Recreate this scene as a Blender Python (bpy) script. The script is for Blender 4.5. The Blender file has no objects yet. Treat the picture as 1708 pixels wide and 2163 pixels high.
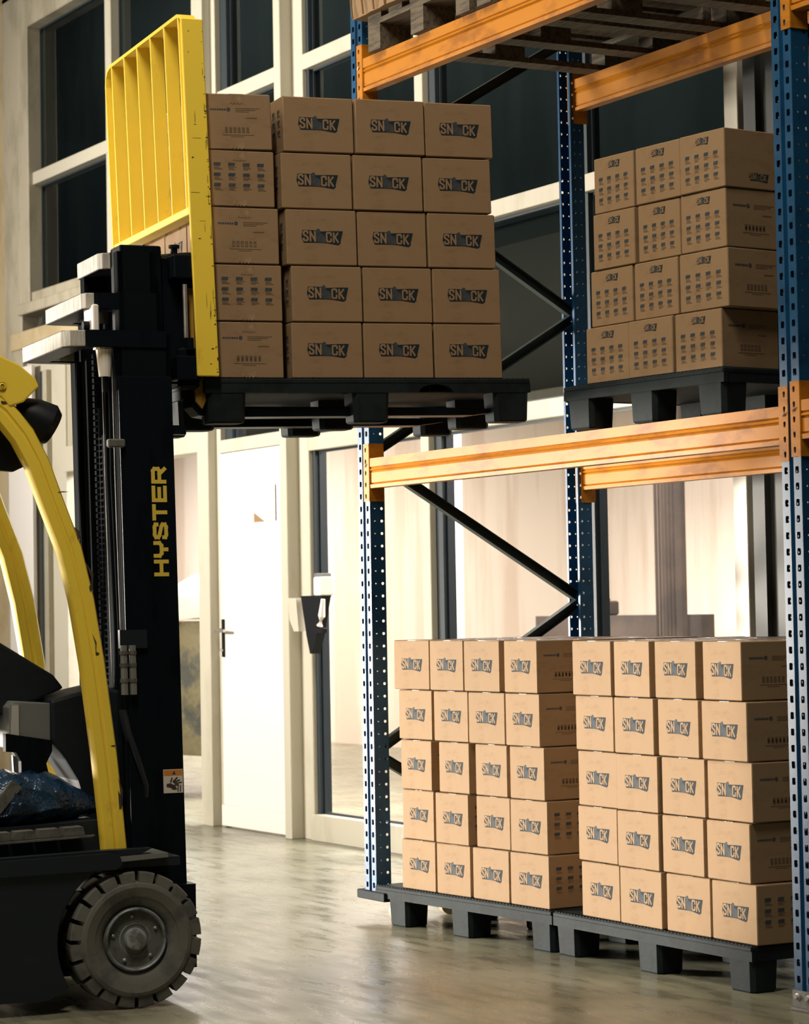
import bpy, bmesh, math, random
from mathutils import Vector, Matrix
random.seed(7)
R = math.radians
# ------------------------------------------------------------------ camera, world, lights
scene = bpy.context.scene
COL = scene.collection
scene.view_settings.view_transform = 'Standard'
scene.view_settings.look = 'None'
scene.view_settings.gamma = 1.0
scene.view_settings.use_curve_mapping = False
scene.view_settings.exposure = 0.0
cam_d = bpy.data.cameras.new('camera')
cam = bpy.data.objects.new('camera', cam_d)
COL.objects.link(cam)
cr, cu, cf = Vector((0.48126, 0.87640, -0.01785)), Vector((0.05017, -0.00722, 0.99871)), Vector((-0.87514, 0.48154, 0.04744))
cm = Matrix((cr, cu, -cf)).transposed().to_4x4()
cm.translation = Vector((9.1494, -4.8228, 1.2441))
cam.matrix_world = cm
cam_d.sensor_fit = 'HORIZONTAL'
cam_d.sensor_width = 36.0
cam_d.lens = 5420.15 / 1708 * 36
cam_d.shift_y = -0.0317
cam_d.clip_end = 200
cam_d.dof.use_dof = True
cam_d.dof.focus_distance = 9.0
cam_d.dof.aperture_fstop = 9.0
scene.camera = cam

world = bpy.data.worlds.new('world')
scene.world = world
world.use_nodes = True
bg = world.node_tree.nodes['Background']
bg.inputs[0].default_value = (0.55, 0.75, 1.0, 1)
bg.inputs[1].default_value = 0.012


def area(name, loc, target, sx, sy, power, color, spread=180):
    d = bpy.data.lights.new(name, 'AREA')
    d.shape = 'RECTANGLE'
    d.size, d.size_y = sx, sy
    d.energy = power
    d.color = color
    d.spread = R(spread)
    o = bpy.data.objects.new(name, d)
    COL.objects.link(o)
    o.location = loc
    o.rotation_euler = (Vector(target) - Vector(loc)).to_track_quat('-Z', 'Y').to_euler()
    return o


# daylight through the low dock gate behind and to the left of the truck
area('gate_light', (-8.6, -8.0, 1.25), (1.3, 0.0, 0.45), 2.8, 1.7, 215, (1.0, 0.91, 0.80), 32)
# added light aimed at the glazed wall, not a real window
area('high_window_light', (-6.3, -9.0, 3.6), (-4.0, 1.45, 3.1), 4.0, 2.0, 330, (1.0, 0.92, 0.82), 58)
area('window_light', (3.0, -11.0, 2.2), (0.5, 0, 1.4), 7.0, 2.2, 48, (1.0, 0.82, 0.62), 120)  # added weak fill from the front, no window there
# ceiling luminaires
area('luminaire_a', (0.5, -4.0, 6.6), (0.8, -0.5, 1.5), 0.4, 3.0, 150, (1.0, 0.86, 0.66), 160)
area('luminaire_b', (4.2, -3.2, 6.8), (2.0, -1.0, 1.5), 0.4, 3.0, 205, (1.0, 0.90, 0.75), 160)
# lamps of the hall behind the glazing
area('hall_lamp', (-3.2, 3.3, 2.9), (-3.2, 3.2, 0), 7.5, 1.6, 900, (1.0, 0.94, 0.90), 180)
area('hall_lamp_left', (-12.5, 3.8, 2.9), (-12.5, 4.4, 0), 5.0, 1.5, 560, (1.0, 0.95, 0.90), 180)
area('upper_storey_lamp', (-6.0, 2.6, 7.0), (-6.0, 4.5, 4.5), 18.0, 0.5, 240, (0.85, 0.95, 0.9), 180)  # added fill that brightens the upper panes, not a lamp of the hall


# ------------------------------------------------------------------ materials
def mat(name, col, rough=0.5, metal=0.0, noise=None, bump=None, coat=0.0, spec=0.5):
    """noise=(scale, amount, dark colour, stretch) mixes wear into the base colour"""
    m = bpy.data.materials.new(name)
    m.use_nodes = True
    nt = m.node_tree
    b = nt.nodes['Principled BSDF']
    b.inputs['Base Color'].default_value = (*col, 1)
    b.inputs['Roughness'].default_value = rough
    b.inputs['Metallic'].default_value = metal
    b.inputs['Specular IOR Level'].default_value = spec
    b.inputs['Coat Weight'].default_value = coat
    tc = nt.nodes.new('ShaderNodeTexCoord')
    if noise:
        sc, thr, c2, st = noise
        mp = nt.nodes.new('ShaderNodeMapping')
        mp.inputs['Scale'].default_value = st
        n = nt.nodes.new('ShaderNodeTexNoise')
        n.inputs['Scale'].default_value = sc
        n.inputs['Detail'].default_value = 6
        n.inputs['Roughness'].default_value = 0.65
        cr_ = nt.nodes.new('ShaderNodeValToRGB')
        cr_.color_ramp.elements[0].position = thr
        cr_.color_ramp.elements[0].color = (*c2, 1)
        cr_.color_ramp.elements[1].position = min(1, thr + 0.12)
        cr_.color_ramp.elements[1].color = (*col, 1)
        nt.links.new(tc.outputs['Object'], mp.inputs[0])
        nt.links.new(mp.outputs[0], n.inputs['Vector'])
        nt.links.new(n.outputs['Fac'], cr_.inputs[0])
        nt.links.new(cr_.outputs[0], b.inputs['Base Color'])
    if bump:
        n2 = nt.nodes.new('ShaderNodeTexNoise')
        n2.inputs['Scale'].default_value = bump[0]
        n2.inputs['Detail'].default_value = 4
        bp = nt.nodes.new('ShaderNodeBump')
        bp.inputs['Strength'].default_value = bump[1]
        bp.inputs['Distance'].default_value = bump[2]
        nt.links.new(tc.outputs['Object'], n2.inputs['Vector'])
        nt.links.new(n2.outputs['Fac'], bp.inputs['Height'])
        nt.links.new(bp.outputs[0], b.inputs['Normal'])
    return m


M = {}
M['card'] = mat('cardboard', (0.275, 0.180, 0.098), 0.8, noise=(7, 0.36, (0.24, 0.153, 0.08), (1, 1, 2.5)), bump=(14, 0.25, 0.004), spec=0.25)
M['flap'] = mat('cardboard_edge', (0.18, 0.11, 0.055), 0.85, spec=0.2)
M['ink'] = mat('print_ink', (0.012, 0.022, 0.028), 0.8, noise=(60, 0.30, (0.028, 0.036, 0.040), (1, 1, 1)), spec=0.2)
M['inkgrey'] = mat('print_grey', (0.062, 0.065, 0.070), 0.8, noise=(40, 0.45, (0.04, 0.052, 0.06), (1, 1, 1)), spec=0.2)
M['inkfaint'] = mat('print_faint', (0.13, 0.088, 0.055), 0.8, spec=0.2)
M['tape'] = mat('packing_tape', (0.33, 0.235, 0.14), 0.16, noise=(30, 0.5, (0.27, 0.18, 0.10), (1, 1, 1)), bump=(120, 0.6, 0.002), spec=0.6)
M['orange'] = mat('orange_enamel', (0.46, 0.175, 0.010), 0.5, noise=(6, 0.40, (0.31, 0.11, 0.008), (0.6, 1, 1.5)), bump=(9, 0.25, 0.004), spec=0.18)
M['blue'] = mat('blue_enamel', (0.008, 0.066, 0.16), 0.36, noise=(8, 0.38, (0.006, 0.045, 0.115), (1, 1, 1)), spec=0.3)
M['brace'] = mat('brace_steel', (0.022, 0.035, 0.035), 0.45)
M['zinc'] = mat('galvanised_steel', (0.22, 0.22, 0.21), 0.5, 0.3, noise=(20, 0.45, (0.14, 0.145, 0.14), (1, 1, 1)))
M['bolt'] = mat('bolt_steel', (0.45, 0.44, 0.42), 0.3, 0.5)
M['plastic'] = mat('pallet_plastic', (0.011, 0.018, 0.020), 0.7, noise=(5, 0.42, (0.007, 0.011, 0.013), (1, 1, 1)), bump=(40, 0.4, 0.003), spec=0.14)
M['wood'] = mat('pallet_wood', (0.12, 0.095, 0.062), 0.85, noise=(5, 0.42, (0.055, 0.043, 0.03), (1, 12, 12)), bump=(30, 0.4, 0.004))
M['yellow'] = mat('yellow_enamel', (0.88, 0.64, 0.06), 0.42, noise=(9, 0.27, (0.66, 0.43, 0.04), (1, 1, 0.5)), bump=(12, 0.2, 0.003), coat=0.1)
M['chip'] = mat('worn_paint', (0.045, 0.03, 0.02), 0.7)
M['mast'] = mat('mast_black', (0.0035, 0.006, 0.009), 0.40, noise=(10, 0.35, (0.002, 0.003, 0.005), (1, 1, 0.3)), spec=0.10)
M['mastdull'] = mat('mast_dull_black', (0.004, 0.006, 0.008), 0.85, spec=0.04)
M['amber'] = mat('dirty_amber_paint', (0.36, 0.20, 0.02), 0.6)  # yellow darkened: the shade on the fork guard is in the colour
M['body'] = mat('chassis_black', (0.003, 0.0085, 0.0145), 0.5, noise=(6, 0.38, (0.006, 0.011, 0.016), (0.4, 1, 2)), bump=(10, 0.25, 0.004))
M['steel'] = mat('bare_steel', (0.60, 0.58, 0.54), 0.30, 0.75, noise=(30, 0.42, (0.38, 0.36, 0.33), (3, 3, 0.3)))
M['cross'] = mat('worn_steel_bar', (0.40, 0.38, 0.35), 0.6, 0.0, noise=(26, 0.40, (0.24, 0.23, 0.21), (3, 3, 0.3)))  # pale tone puts the light on the crossbar backs into the colour
M['rubber'] = mat('tyre_rubber', (0.12, 0.12, 0.105), 0.75, noise=(9, 0.4, (0.075, 0.078, 0.07), (1, 1, 1)), bump=(60, 0.35, 0.002), spec=0.3)
M['rim'] = mat('rim_paint', (0.19, 0.225, 0.255), 0.45, 0.1, noise=(14, 0.42, (0.06, 0.065, 0.07), (1, 1, 1)))
M['hub'] = mat('hub_steel', (0.31, 0.34, 0.36), 0.4, 0.2, noise=(20, 0.4, (0.14, 0.14, 0.14), (1, 1, 1)))
M['matgrey'] = mat('floor_mat', (0.10, 0.10, 0.085), 0.8, noise=(20, 0.42, (0.06, 0.06, 0.055), (1, 1, 1)))
M['black'] = mat('black_plastic', (0.004, 0.005, 0.007), 0.45, spec=0.2)
M['greypl'] = mat('grey_plastic', (0.16, 0.17, 0.165), 0.35)
M['bag'] = mat('blue_plastic_film', (0.010, 0.035, 0.075), 0.22, noise=(9, 0.4, (0.005, 0.016, 0.035), (1, 1, 1)), bump=(16, 1.0, 0.03))
M['frame'] = mat('frame_paint', (0.50, 0.47, 0.38), 0.42, noise=(3, 0.33, (0.44, 0.41, 0.32), (1, 1, 0.4)))
M['frameold'] = mat('frame_paint_old', (0.40, 0.36, 0.27), 0.55, noise=(4, 0.40, (0.31, 0.28, 0.20), (1, 1, 0.4)))  # darker and tanner than the other frames
M['tan'] = mat('tan_plaster', (0.46, 0.37, 0.22), 0.85, noise=(3, 0.42, (0.40, 0.31, 0.175), (1, 1, 1)), bump=(50, 0.3, 0.003))
M['door'] = mat('door_paint', (0.82, 0.78, 0.74), 0.25, coat=0.3)
M['gasket'] = mat('dark_gasket', (0.012, 0.022, 0.03), 0.5)  # also colours the strips that paint in post-side shade
M['hinge'] = mat('hinge_metal', (0.22, 0.22, 0.17), 0.5, 0.3)
M['clad'] = mat('dark_cladding', (0.040, 0.044, 0.040), 0.6, noise=(2, 0.45, (0.022, 0.026, 0.026), (1, 1, 0.2)))
M['white'] = mat('white_plastic', (0.78, 0.74, 0.68), 0.4)
M['hallwall'] = mat('hall_plaster', (0.78, 0.67, 0.58), 0.8, noise=(0.9, 0.42, (0.66, 0.53, 0.43), (3, 1, 0.25)))
M['halldark'] = mat('hall_dark_wood', (0.075, 0.055, 0.045), 0.8, noise=(2, 0.4, (0.05, 0.04, 0.035), (1, 1, 1)))
M['cloth'] = mat('pale_sheet', (0.72, 0.67, 0.58), 0.8)
M['olive'] = mat('olive_tarpaulin', (0.17, 0.145, 0.075), 0.75, noise=(3, 0.45, (0.06, 0.062, 0.05), (1, 1, 1)), bump=(6, 1.0, 0.05))
M['curtain'] = mat('grey_curtain', (0.62, 0.57, 0.55), 0.8)
M['decal'] = mat('decal_yellow', (0.68, 0.50, 0.07), 0.4)
M['stwhite'] = mat('sticker_white', (0.62, 0.58, 0.52), 0.5)
M['storange'] = mat('sticker_orange', (0.60, 0.22, 0.03), 0.5)
M['tanwheel'] = mat('tan_wheel', (0.52, 0.40, 0.27), 0.55, noise=(30, 0.42, (0.35, 0.26, 0.16), (1, 1, 1)))
M['ceiling'] = mat('ceiling_sheet', (0.05, 0.05, 0.048), 0.8)
M['lens'] = mat('lamp_lens', (0.45, 0.45, 0.42), 0.15, spec=0.8)


def glass_mat(name, tint, refl=1.0):
    m = bpy.data.materials.new(name)
    m.use_nodes = True
    nt = m.node_tree
    nt.nodes.clear()
    out = nt.nodes.new('ShaderNodeOutputMaterial')
    mix = nt.nodes.new('ShaderNodeMixShader')
    tr = nt.nodes.new('ShaderNodeBsdfTransparent')
    tr.inputs[0].default_value = (*tint, 1)
    gl = nt.nodes.new('ShaderNodeBsdfGlossy')
    gl.inputs[1].default_value = 0.04
    fr = nt.nodes.new('ShaderNodeFresnel')
    fr.inputs[0].default_value = 1.5
    mul = nt.nodes.new('ShaderNodeMath')
    mul.operation = 'MULTIPLY'
    mul.inputs[1].default_value = refl
    ge = nt.nodes.new('ShaderNodeNewGeometry')
    inv = nt.nodes.new('ShaderNodeMath')
    inv.operation = 'SUBTRACT'
    inv.inputs[0].default_value = 1.0
    m2 = nt.nodes.new('ShaderNodeMath')
    m2.operation = 'MULTIPLY'
    nt.links.new(ge.outputs['Backfacing'], inv.inputs[1])
    nt.links.new(fr.outputs[0], m2.inputs[0])
    nt.links.new(inv.outputs[0], m2.inputs[1])
    nt.links.new(m2.outputs[0], mul.inputs[0])
    nt.links.new(mul.outputs[0], mix.inputs[0])
    nt.links.new(tr.outputs[0], mix.inputs[1])
    nt.links.new(gl.outputs[0], mix.inputs[2])
    nt.links.new(mix.outputs[0], out.inputs[0])
    return m


M['glass'] = glass_mat('clear_glass', (0.93, 0.92, 0.90))
M['glassdark'] = glass_mat('tinted_glass', (0.55, 0.60, 0.60), 1.0)


def floor_mat():
    m = bpy.data.materials.new('polished_concrete')
    m.use_nodes = True
    nt = m.node_tree
    b = nt.nodes['Principled BSDF']
    tc = nt.nodes.new('ShaderNodeTexCoord')
    n1 = nt.nodes.new('ShaderNodeTexNoise')
    n1.inputs['Scale'].default_value = 1.7
    n1.inputs['Detail'].default_value = 8
    n1.inputs['Roughness'].default_value = 0.65
    r1 = nt.nodes.new('ShaderNodeValToRGB')
    r1.color_ramp.elements[0].position = 0.36
    r1.color_ramp.elements[0].color = (0.165, 0.162, 0.110, 1)
    r1.color_ramp.elements[1].position = 0.62
    r1.color_ramp.elements[1].color = (0.270, 0.268, 0.195, 1)
    mp = nt.nodes.new('ShaderNodeMapping')
    mp.inputs['Rotation'].default_value = (0, 0, R(28))
    mp.inputs['Scale'].default_value = (1.3, 6, 1)
    n2 = nt.nodes.new('ShaderNodeTexNoise')
    n2.inputs['Scale'].default_value = 2.4
    n2.inputs['Detail'].default_value = 7
    r2 = nt.nodes.new('ShaderNodeValToRGB')
    r2.color_ramp.elements[0].position = 0.40
    r2.color_ramp.elements[0].color = (0.24, 0.24, 0.24, 1)
    r2.color_ramp.elements[1].position = 0.66
    r2.color_ramp.elements[1].color = (0.44, 0.44, 0.44, 1)
    mx = nt.nodes.new('ShaderNodeMix')
    mx.data_type = 'RGBA'
    mx.blend_type = 'MULTIPLY'
    mx.inputs[0].default_value = 0.45
    r3 = nt.nodes.new('ShaderNodeValToRGB')
    r3.color_ramp.elements[0].position = 0.33
    r3.color_ramp.elements[0].color = (0.45, 0.43, 0.38, 1)
    r3.color_ramp.elements[1].position = 0.5
    r3.color_ramp.elements[1].color = (1, 1, 1, 1)
    bp = nt.nodes.new('ShaderNodeBump')
    bp.inputs['Strength'].default_value = 0.06
    bp.inputs['Distance'].default_value = 0.01
    L = nt.links.new
    L(tc.outputs['Object'], n1.inputs['Vector'])
    L(n1.outputs['Fac'], r1.inputs[0])
    L(tc.outputs['Object'], mp.inputs[0])
    L(mp.outputs[0], n2.inputs['Vector'])
    L(n2.outputs['Fac'], r2.inputs[0])
    L(n2.outputs['Fac'], r3.inputs[0])
    L(r1.outputs[0], mx.inputs[6])
    L(r3.outputs[0], mx.inputs[7])
    L(mx.outputs[2], b.inputs['Base Color'])
    L(r2.outputs[0], b.inputs['Roughness'])
    L(n2.outputs['Fac'], bp.inputs['Height'])
    L(bp.outputs[0], b.inputs['Normal'])
    b.inputs['Specular IOR Level'].default_value = 0.42
    b.inputs['Coat Weight'].default_value = 0.06
    b.inputs['Coat Roughness'].default_value = 0.16
    return m


M['floor'] = floor_mat()


# ------------------------------------------------------------------ mesh helpers
class MB:
    def __init__(self):
        self.v, self.f, self.m = [], [], []
        self.mats = []
        self.T = None

    def mi(self, m):
        if m not in self.mats:
            self.mats.append(m)
        return self.mats.index(m)

    def add(self, vs, fs, m):
        k = len(self.v)
        self.v += [tuple(self.T @ Vector(p)) if self.T else tuple(p) for p in vs]
        i = self.mi(m)
        for f in fs:
            self.f.append([k + a for a in f])
            self.m.append(i)
        return self

    def box(self, x0, x1, y0, y1, z0, z1, m):
        vs = [(x, y, z) for z in (z0, z1) for y in (y0, y1) for x in (x0, x1)]
        return self.add(vs, [(0, 2, 3, 1), (4, 5, 7, 6), (0, 1, 5, 4), (2, 6, 7, 3), (0, 4, 6, 2), (1, 3, 7, 5)], m)

    def cbox(self, x0, x1, y0, y1, z0, z1, m, c=0.004):
        """box with chamfered vertical and horizontal edges"""
        pts = [(x0 + c, y0), (x1 - c, y0), (x1, y0 + c), (x1, y1 - c), (x1 - c, y1), (x0 + c, y1), (x0, y1 - c), (x0, y0 + c)]
        cx, cy = (x0 + x1) / 2, (y0 + y1) / 2

        def ins(p):
            return (p[0] + (c if p[0] < cx else -c), p[1] + (c if p[1] < cy else -c))
        rings = [[(*ins(p), z0) for p in pts], [(*p, z0 + c) for p in pts], [(*p, z1 - c) for p in pts], [(*ins(p), z1) for p in pts]]
        return self.loft(rings, m)

    def loft(self, rings, m, cap=True, closed=True):
        n = len(rings[0])
        vs = [p for r in rings for p in r]
        fs = []
        for a in range(len(rings) - 1):
            for i in range(n if closed else n - 1):
                j = (i + 1) % n
                fs.append((a * n + i, a * n + j, (a + 1) * n + j, (a + 1) * n + i))
        if cap:
            fs.append(tuple(range(n - 1, -1, -1)))
            fs.append(tuple((len(rings) - 1) * n + i for i in range(n)))
        return self.add(vs, fs, m)

    def prism(self, pts, axis, a, b, m):
        """polygon pts (2D) extruded along axis from a to b"""
        def P(p, t):
            return {'x': (t, p[0], p[1]), 'y': (p[0], t, p[1]), 'z': (p[0], p[1], t)}[axis]
        return self.loft([[P(p, a) for p in pts], [P(p, b) for p in pts]], m)

    def ring(self, c, ax, u, r, n=20):
        ax = Vector(ax).normalized()
        u = Vector(u)
        w = ax.cross(u).normalized()
        u = w.cross(ax)
        return [tuple(Vector(c) + r * (math.cos(2 * math.pi * i / n) * u + math.sin(2 * math.pi * i / n) * w)) for i in range(n)]

    def lathe(self, c, ax, prof, m, n=32):
        ax = Vector(ax).normalized()
        u = Vector((0, 0, 1)) if abs(ax.z) < 0.9 else Vector((1, 0, 0))
        rings = [self.ring(Vector(c) + ax * t, ax, u, max(r, 1e-4), n) for t, r in prof]
        return self.loft(rings, m)

    def cyl(self, a, b, r, m, n=16, r2=None):
        a, b = Vector(a), Vector(b)
        ax = b - a
        u = Vector((0, 0, 1)) if abs(ax.normalized().z) < 0.9 else Vector((1, 0, 0))
        return self.loft([self.ring(a, ax, u, r, n), self.ring(b, ax, u, r if r2 is None else r2, n)], m)

    def tube(self, pts, r, m, n=8):
        pts = [Vector(p) for p in pts]
        rings = []
        for i, p in enumerate(pts):
            d = (pts[min(i + 1, len(pts) - 1)] - pts[max(i - 1, 0)]).normalized()
            u = Vector((0, 0, 1)) if abs(d.z) < 0.9 else Vector((1, 0, 0))
            rr = r[i] if isinstance(r, (list, tuple)) else r
            rings.append(self.ring(p, d, u, rr, n))
        return self.loft(rings, m)

    def poly(self, pts, o, ux, uy, off, m):
        o, ux, uy = Vector(o), Vector(ux), Vector(uy)
        n = ux.cross(uy).normalized()
        vs = [tuple(o + ux * p[0] + uy * p[1] + n * off) for p in pts]
        return self.add(vs, [tuple(range(len(vs)))], m)

    def build(self, name, parent=None, loc=None, smooth=False, bevel=0.0):
        me = bpy.data.meshes.new(name)
        me.from_pydata(self.v, [], self.f)
        for mm in self.mats:
            me.materials.append(M[mm])
        me.polygons.foreach_set('material_index', self.m)
        bm = bmesh.new()
        bm.from_mesh(me)
        if bevel:
            bmesh.ops.remove_doubles(bm, verts=bm.verts, dist=1e-5)
            bmesh.ops.recalc_face_normals(bm, faces=bm.faces)
            es = [e for e in bm.edges if len(e.link_faces) == 2 and e.calc_face_angle(0) > 0.5]
            bmesh.ops.bevel(bm, geom=es, offset=bevel, segments=2, profile=0.6, affect='EDGES')
        bm.to_mesh(me)
        bm.free()
        if smooth:
            me.polygons.foreach_set('use_smooth', [True] * len(me.polygons))
            me.set_sharp_from_angle(angle=R(35))
        me.update()
        o = bpy.data.objects.new(name, me)
        COL.objects.link(o)
        if parent:
            o.parent = parent
        if loc:
            o.location = loc
        return o


def tag(o, label=None, cat=None, group=None, kind=None):
    if label:
        o['label'] = label
    if cat:
        o['category'] = cat
    if group:
        o['group'] = group
    if kind:
        o['kind'] = kind
    return o


def empty(name, loc=(0, 0, 0), rz=0.0, label=None, cat=None, group=None, kind=None):
    o = bpy.data.objects.new(name, None)
    COL.objects.link(o)
    o.location = loc
    o.rotation_euler = (0, 0, rz)
    o.empty_display_size = 0.1
    return tag(o, label, cat, group, kind)


def copy_tree(o, parent=None):
    c = o.copy()
    COL.objects.link(c)
    c.parent = parent
    for ch in [x for x in o.children]:
        copy_tree(ch, c)
    return c


def solidify(o, t):
    md = o.modifiers.new('sheet', 'SOLIDIFY')
    md.thickness = t
    md.offset = 0
    return o


# ------------------------------------------------------------------ letters (strokes in a unit box)
GL = {
    'S': [((1, .80), (1, .92)), ((1, .92), (.8, 1)), ((.8, 1), (.2, 1)), ((.2, 1), (0, .90)), ((0, .90), (0, .70)), ((0, .70), (.15, .60)), ((.15, .60), (.85, .40)), ((.85, .40), (1, .30)), ((1, .30), (1, .10)), ((1, .10), (.8, 0)), ((.8, 0), (.2, 0)), ((.2, 0), (0, .08)), ((0, .08), (0, .20))],
    'N': [((0, 0), (0, 1)), ((0, 1), (1, 0)), ((1, 0), (1, 1))],
    'C': [((1, .70), (1, .90)), ((1, .90), (.8, 1)), ((.8, 1), (.2, 1)), ((.2, 1), (0, .90)), ((0, .90), (0, .10)), ((0, .10), (.2, 0)), ((.2, 0), (.8, 0)), ((.8, 0), (1, .10)), ((1, .10), (1, .30))],
    'K': [((0, 0), (0, 1)), ((0, .42), (1, 1)), ((.3, .55), (1, 0))],
    'H': [((0, 0), (0, 1)), ((1, 0), (1, 1)), ((0, .5), (1, .5))],
    'Y': [((0, 1), (0, .62)), ((0, .62), (.2, .45)), ((.2, .45), (.8, .45)), ((.8, .45), (1, .62)), ((1, .62), (1, 1)), ((.5, .45), (.5, 0))],
    'T': [((0, 1), (1, 1)), ((.5, 1), (.5, 0))],
    'E': [((0, 0), (0, 1)), ((0, 1), (1, 1)), ((0, .5), (.9, .5)), ((0, 0), (1, 0))],
    'R': [((0, 0), (0, 1)), ((0, 1), (.85, 1)), ((.85, 1), (1, .88)), ((1, .88), (1, .56)), ((1, .56), (.85, .45)), ((.85, .45), (0, .45)), ((.6, .45), (1, 0))],
}


def letter(mb, ch, o, ux, uy, w, h, t, off, m):
    """stroke letter, lower-left corner o, strokes of thickness t kept inside w x h"""
    for k, (a, b) in enumerate(GL[ch]):
        A = Vector((t / 2 + a[0] * (w - t), t / 2 + a[1] * (h - t)))
        B = Vector((t / 2 + b[0] * (w - t), t / 2 + b[1] * (h - t)))
        d = (B - A).normalized()
        if d.length == 0:
            continue
        A -= d * t * 0.46
        B += d * t * 0.46
        nrm = Vector((-d.y, d.x)) * t / 2
        mb.poly([A - nrm, B - nrm, B + nrm, A + nrm], o, ux, uy, off + k * 2e-5, m)


def snack(mb, o, ux, uy, w):
    """banner print with block letters S N . C K, width w"""
    h = w * 0.36
    o = Vector(o)
    ux, uy = Vector(ux), Vector(uy)

    def S(p):
        return [(a * w, b * h) for a, b in p]
    mb.poly(S([(.0, .50), (.05, .12), (.42, .14), (.60, .12), (.88, .0), (.91, .06), (.945, .15), (.935, .22), (1.0, .90), (.75, .89), (.46, .86), (.44, 1.0), (.40, 1.03), (.355, .92), (.19, .93), (.03, .93)]), o, ux, uy, .0006, 'ink')
    mb.poly(S([(.36, .95), (.40, 1.03), (.44, 1.0), (.46, .74), (.56, .62), (.58, .15), (.37, .18), (.35, .5)]), o, ux, uy, .0008, 'inkgrey')
    for ch, x, ww, y, hh in (('S', .035, .135, .22, .68), ('N', .195, .15, .20, .68), ('C', .585, .145, .17, .66), ('K', .755, .14, .15, .66)):
        letter(mb, ch, o + ux * (x * w) + uy * (y * h), ux, uy, ww * w, hh * h, .040 * w, .0010, 'card')


def logo_print(mb, o, ux, uy, W, H):
    """small maker's mark, address lines and handling symbols; o = face centre"""
    o, ux, uy = Vector(o), Vector(ux), Vector(uy)

    def bar(x, y, w, h, m='inkfaint'):
        mb.poly([(x * W, y * H), ((x + w) * W, y * H), ((x + w) * W, y * H + h), (x * W, y * H + h)], o, ux, uy, .0007, m)
    for i in range(7):
        bar(-.38 + i * .033, .20, .024, .006, 'inkgrey')
    c = [(-.118 * W + .007 * math.cos(k * math.pi / 5), .218 * H + .007 * math.sin(k * math.pi / 5)) for k in range(10)]
    mb.poly(c, o, ux, uy, .0007, 'inkgrey')
    for k, (x, w) in enumerate(((-.02, .36), (-.02, .30), (-.02, .2))):
        bar(x, .235 - k * .03, w, .0018)
    bar(.13, .06, .16, .003)
    for i in range(6):
        bar(-.18 + i * .062, -.20, .040, .019)
        bar(-.173 + i * .062, -.185, .026, .009, 'card')
    bar(-.22, -.245, .46, .0018)
    bar(-.10, -.275, .2, .0015)


def grid_print(mb, o, ux, uy, W, H, top=.28, rows=3, small=False, stagger=False):
    o, ux, uy = Vector(o), Vector(ux), Vector(uy)
    for r_ in range(rows):
        for c_ in range(4):
            if small and r_ == 0 and c_ > 2:
                continue
            x = (-.38 + c_ * .21) * W
            y = (top - r_ * .185 + (.0 if not stagger else (.05 if c_ < 2 else -.04))) * H
            mb.poly([(x, y - .011), (x + .024, y - .011), (x + .026, y), (x + .002, y)], o, ux, uy, .0007, 'inkgrey')
            for k in range(3):
                ww = .020 + .012 * ((r_ * 3 + c_ * 2 + k) % 3) / 2
                mb.poly([(x + .002, y - .0155 - k * .0040), (x + ww, y - .0155 - k * .0040), (x + ww, y - .0140 - k * .0040), (x + .002, y - .0140 - k * .0040)], o, ux, uy, .0007, 'inkfaint')


BW, BD, BH = .256, .246, .190


def make_box_mesh(name, faces, w=BW, d=BD, h=BH, tape=False, seed=0):
    rnd = random.Random(seed)
    mb = MB()
    mb.cbox(-w / 2, w / 2, -d / 2, d / 2, 0, h, 'card', .0028)
    # top seam and tape, flap lips at the front
    mb.box(-w / 2 + .004, w / 2 - .004, -.0012, .0012, h - .0005, h + .0006, 'flap')
    mb.box(-.026, .026, -d / 2 + .002, d / 2 - .002, h, h + .0005, 'tape')
    mb.box(-w / 2 + .003, -w / 2 + .0055, -d / 2 + .004, d / 2 - .004, h - .001, h + .0012, 'flap')
    # vertical crease near a corner of the wide face
    FR = {'front': ((0, -d / 2, h / 2), (1, 0, 0), w), 'back': ((0, d / 2, h / 2), (-1, 0, 0), w),
          'right': ((w / 2, 0, h / 2), (0, 1, 0), d), 'left': ((-w / 2, 0, h / 2), (0, -1, 0), d)}
    up = Vector((0, 0, 1))
    for side, kind in faces.items():
        o, ux, W = FR[side]
        o, ux = Vector(o), Vector(ux)
        if kind == 'snack':
            snack(mb, o + ux * (-.072 + rnd.uniform(-.003, .003)) - up * .026, ux, up, .152)
        elif kind == 'logo':
            logo_print(mb, o, ux, up, W, h)
        elif kind == 'grid':
            grid_print(mb, o, ux, up, W, h)
        elif kind == 'gridsnack':
            snack(mb, o + ux * -.035 + up * .052, ux, up, .076)
            grid_print(mb, o, ux, up, W, h, top=.14, stagger=False)
        elif kind == 'lowsnack':
            snack(mb, o + ux * -.02 - up * .072, ux, up, .085)
        if tape and side == 'front':
            for (z0, z1) in ((h / 2 - .034, h / 2 - .002), (-h / 2 + .002, -h / 2 + .022)):
                pts = [(-.024, z0)] + [(-.024 + k * .006, z0 + (.003 if k % 2 else -.002)) for k in range(1, 8)] + [(.024, z0), (.024, z1), (-.024, z1)]
                mb.poly(pts, o, ux, up, .0012, 'tape')
    mb_o = mb.build(name)
    me = mb_o.data
    bpy.data.objects.remove(mb_o)
    return me


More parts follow.
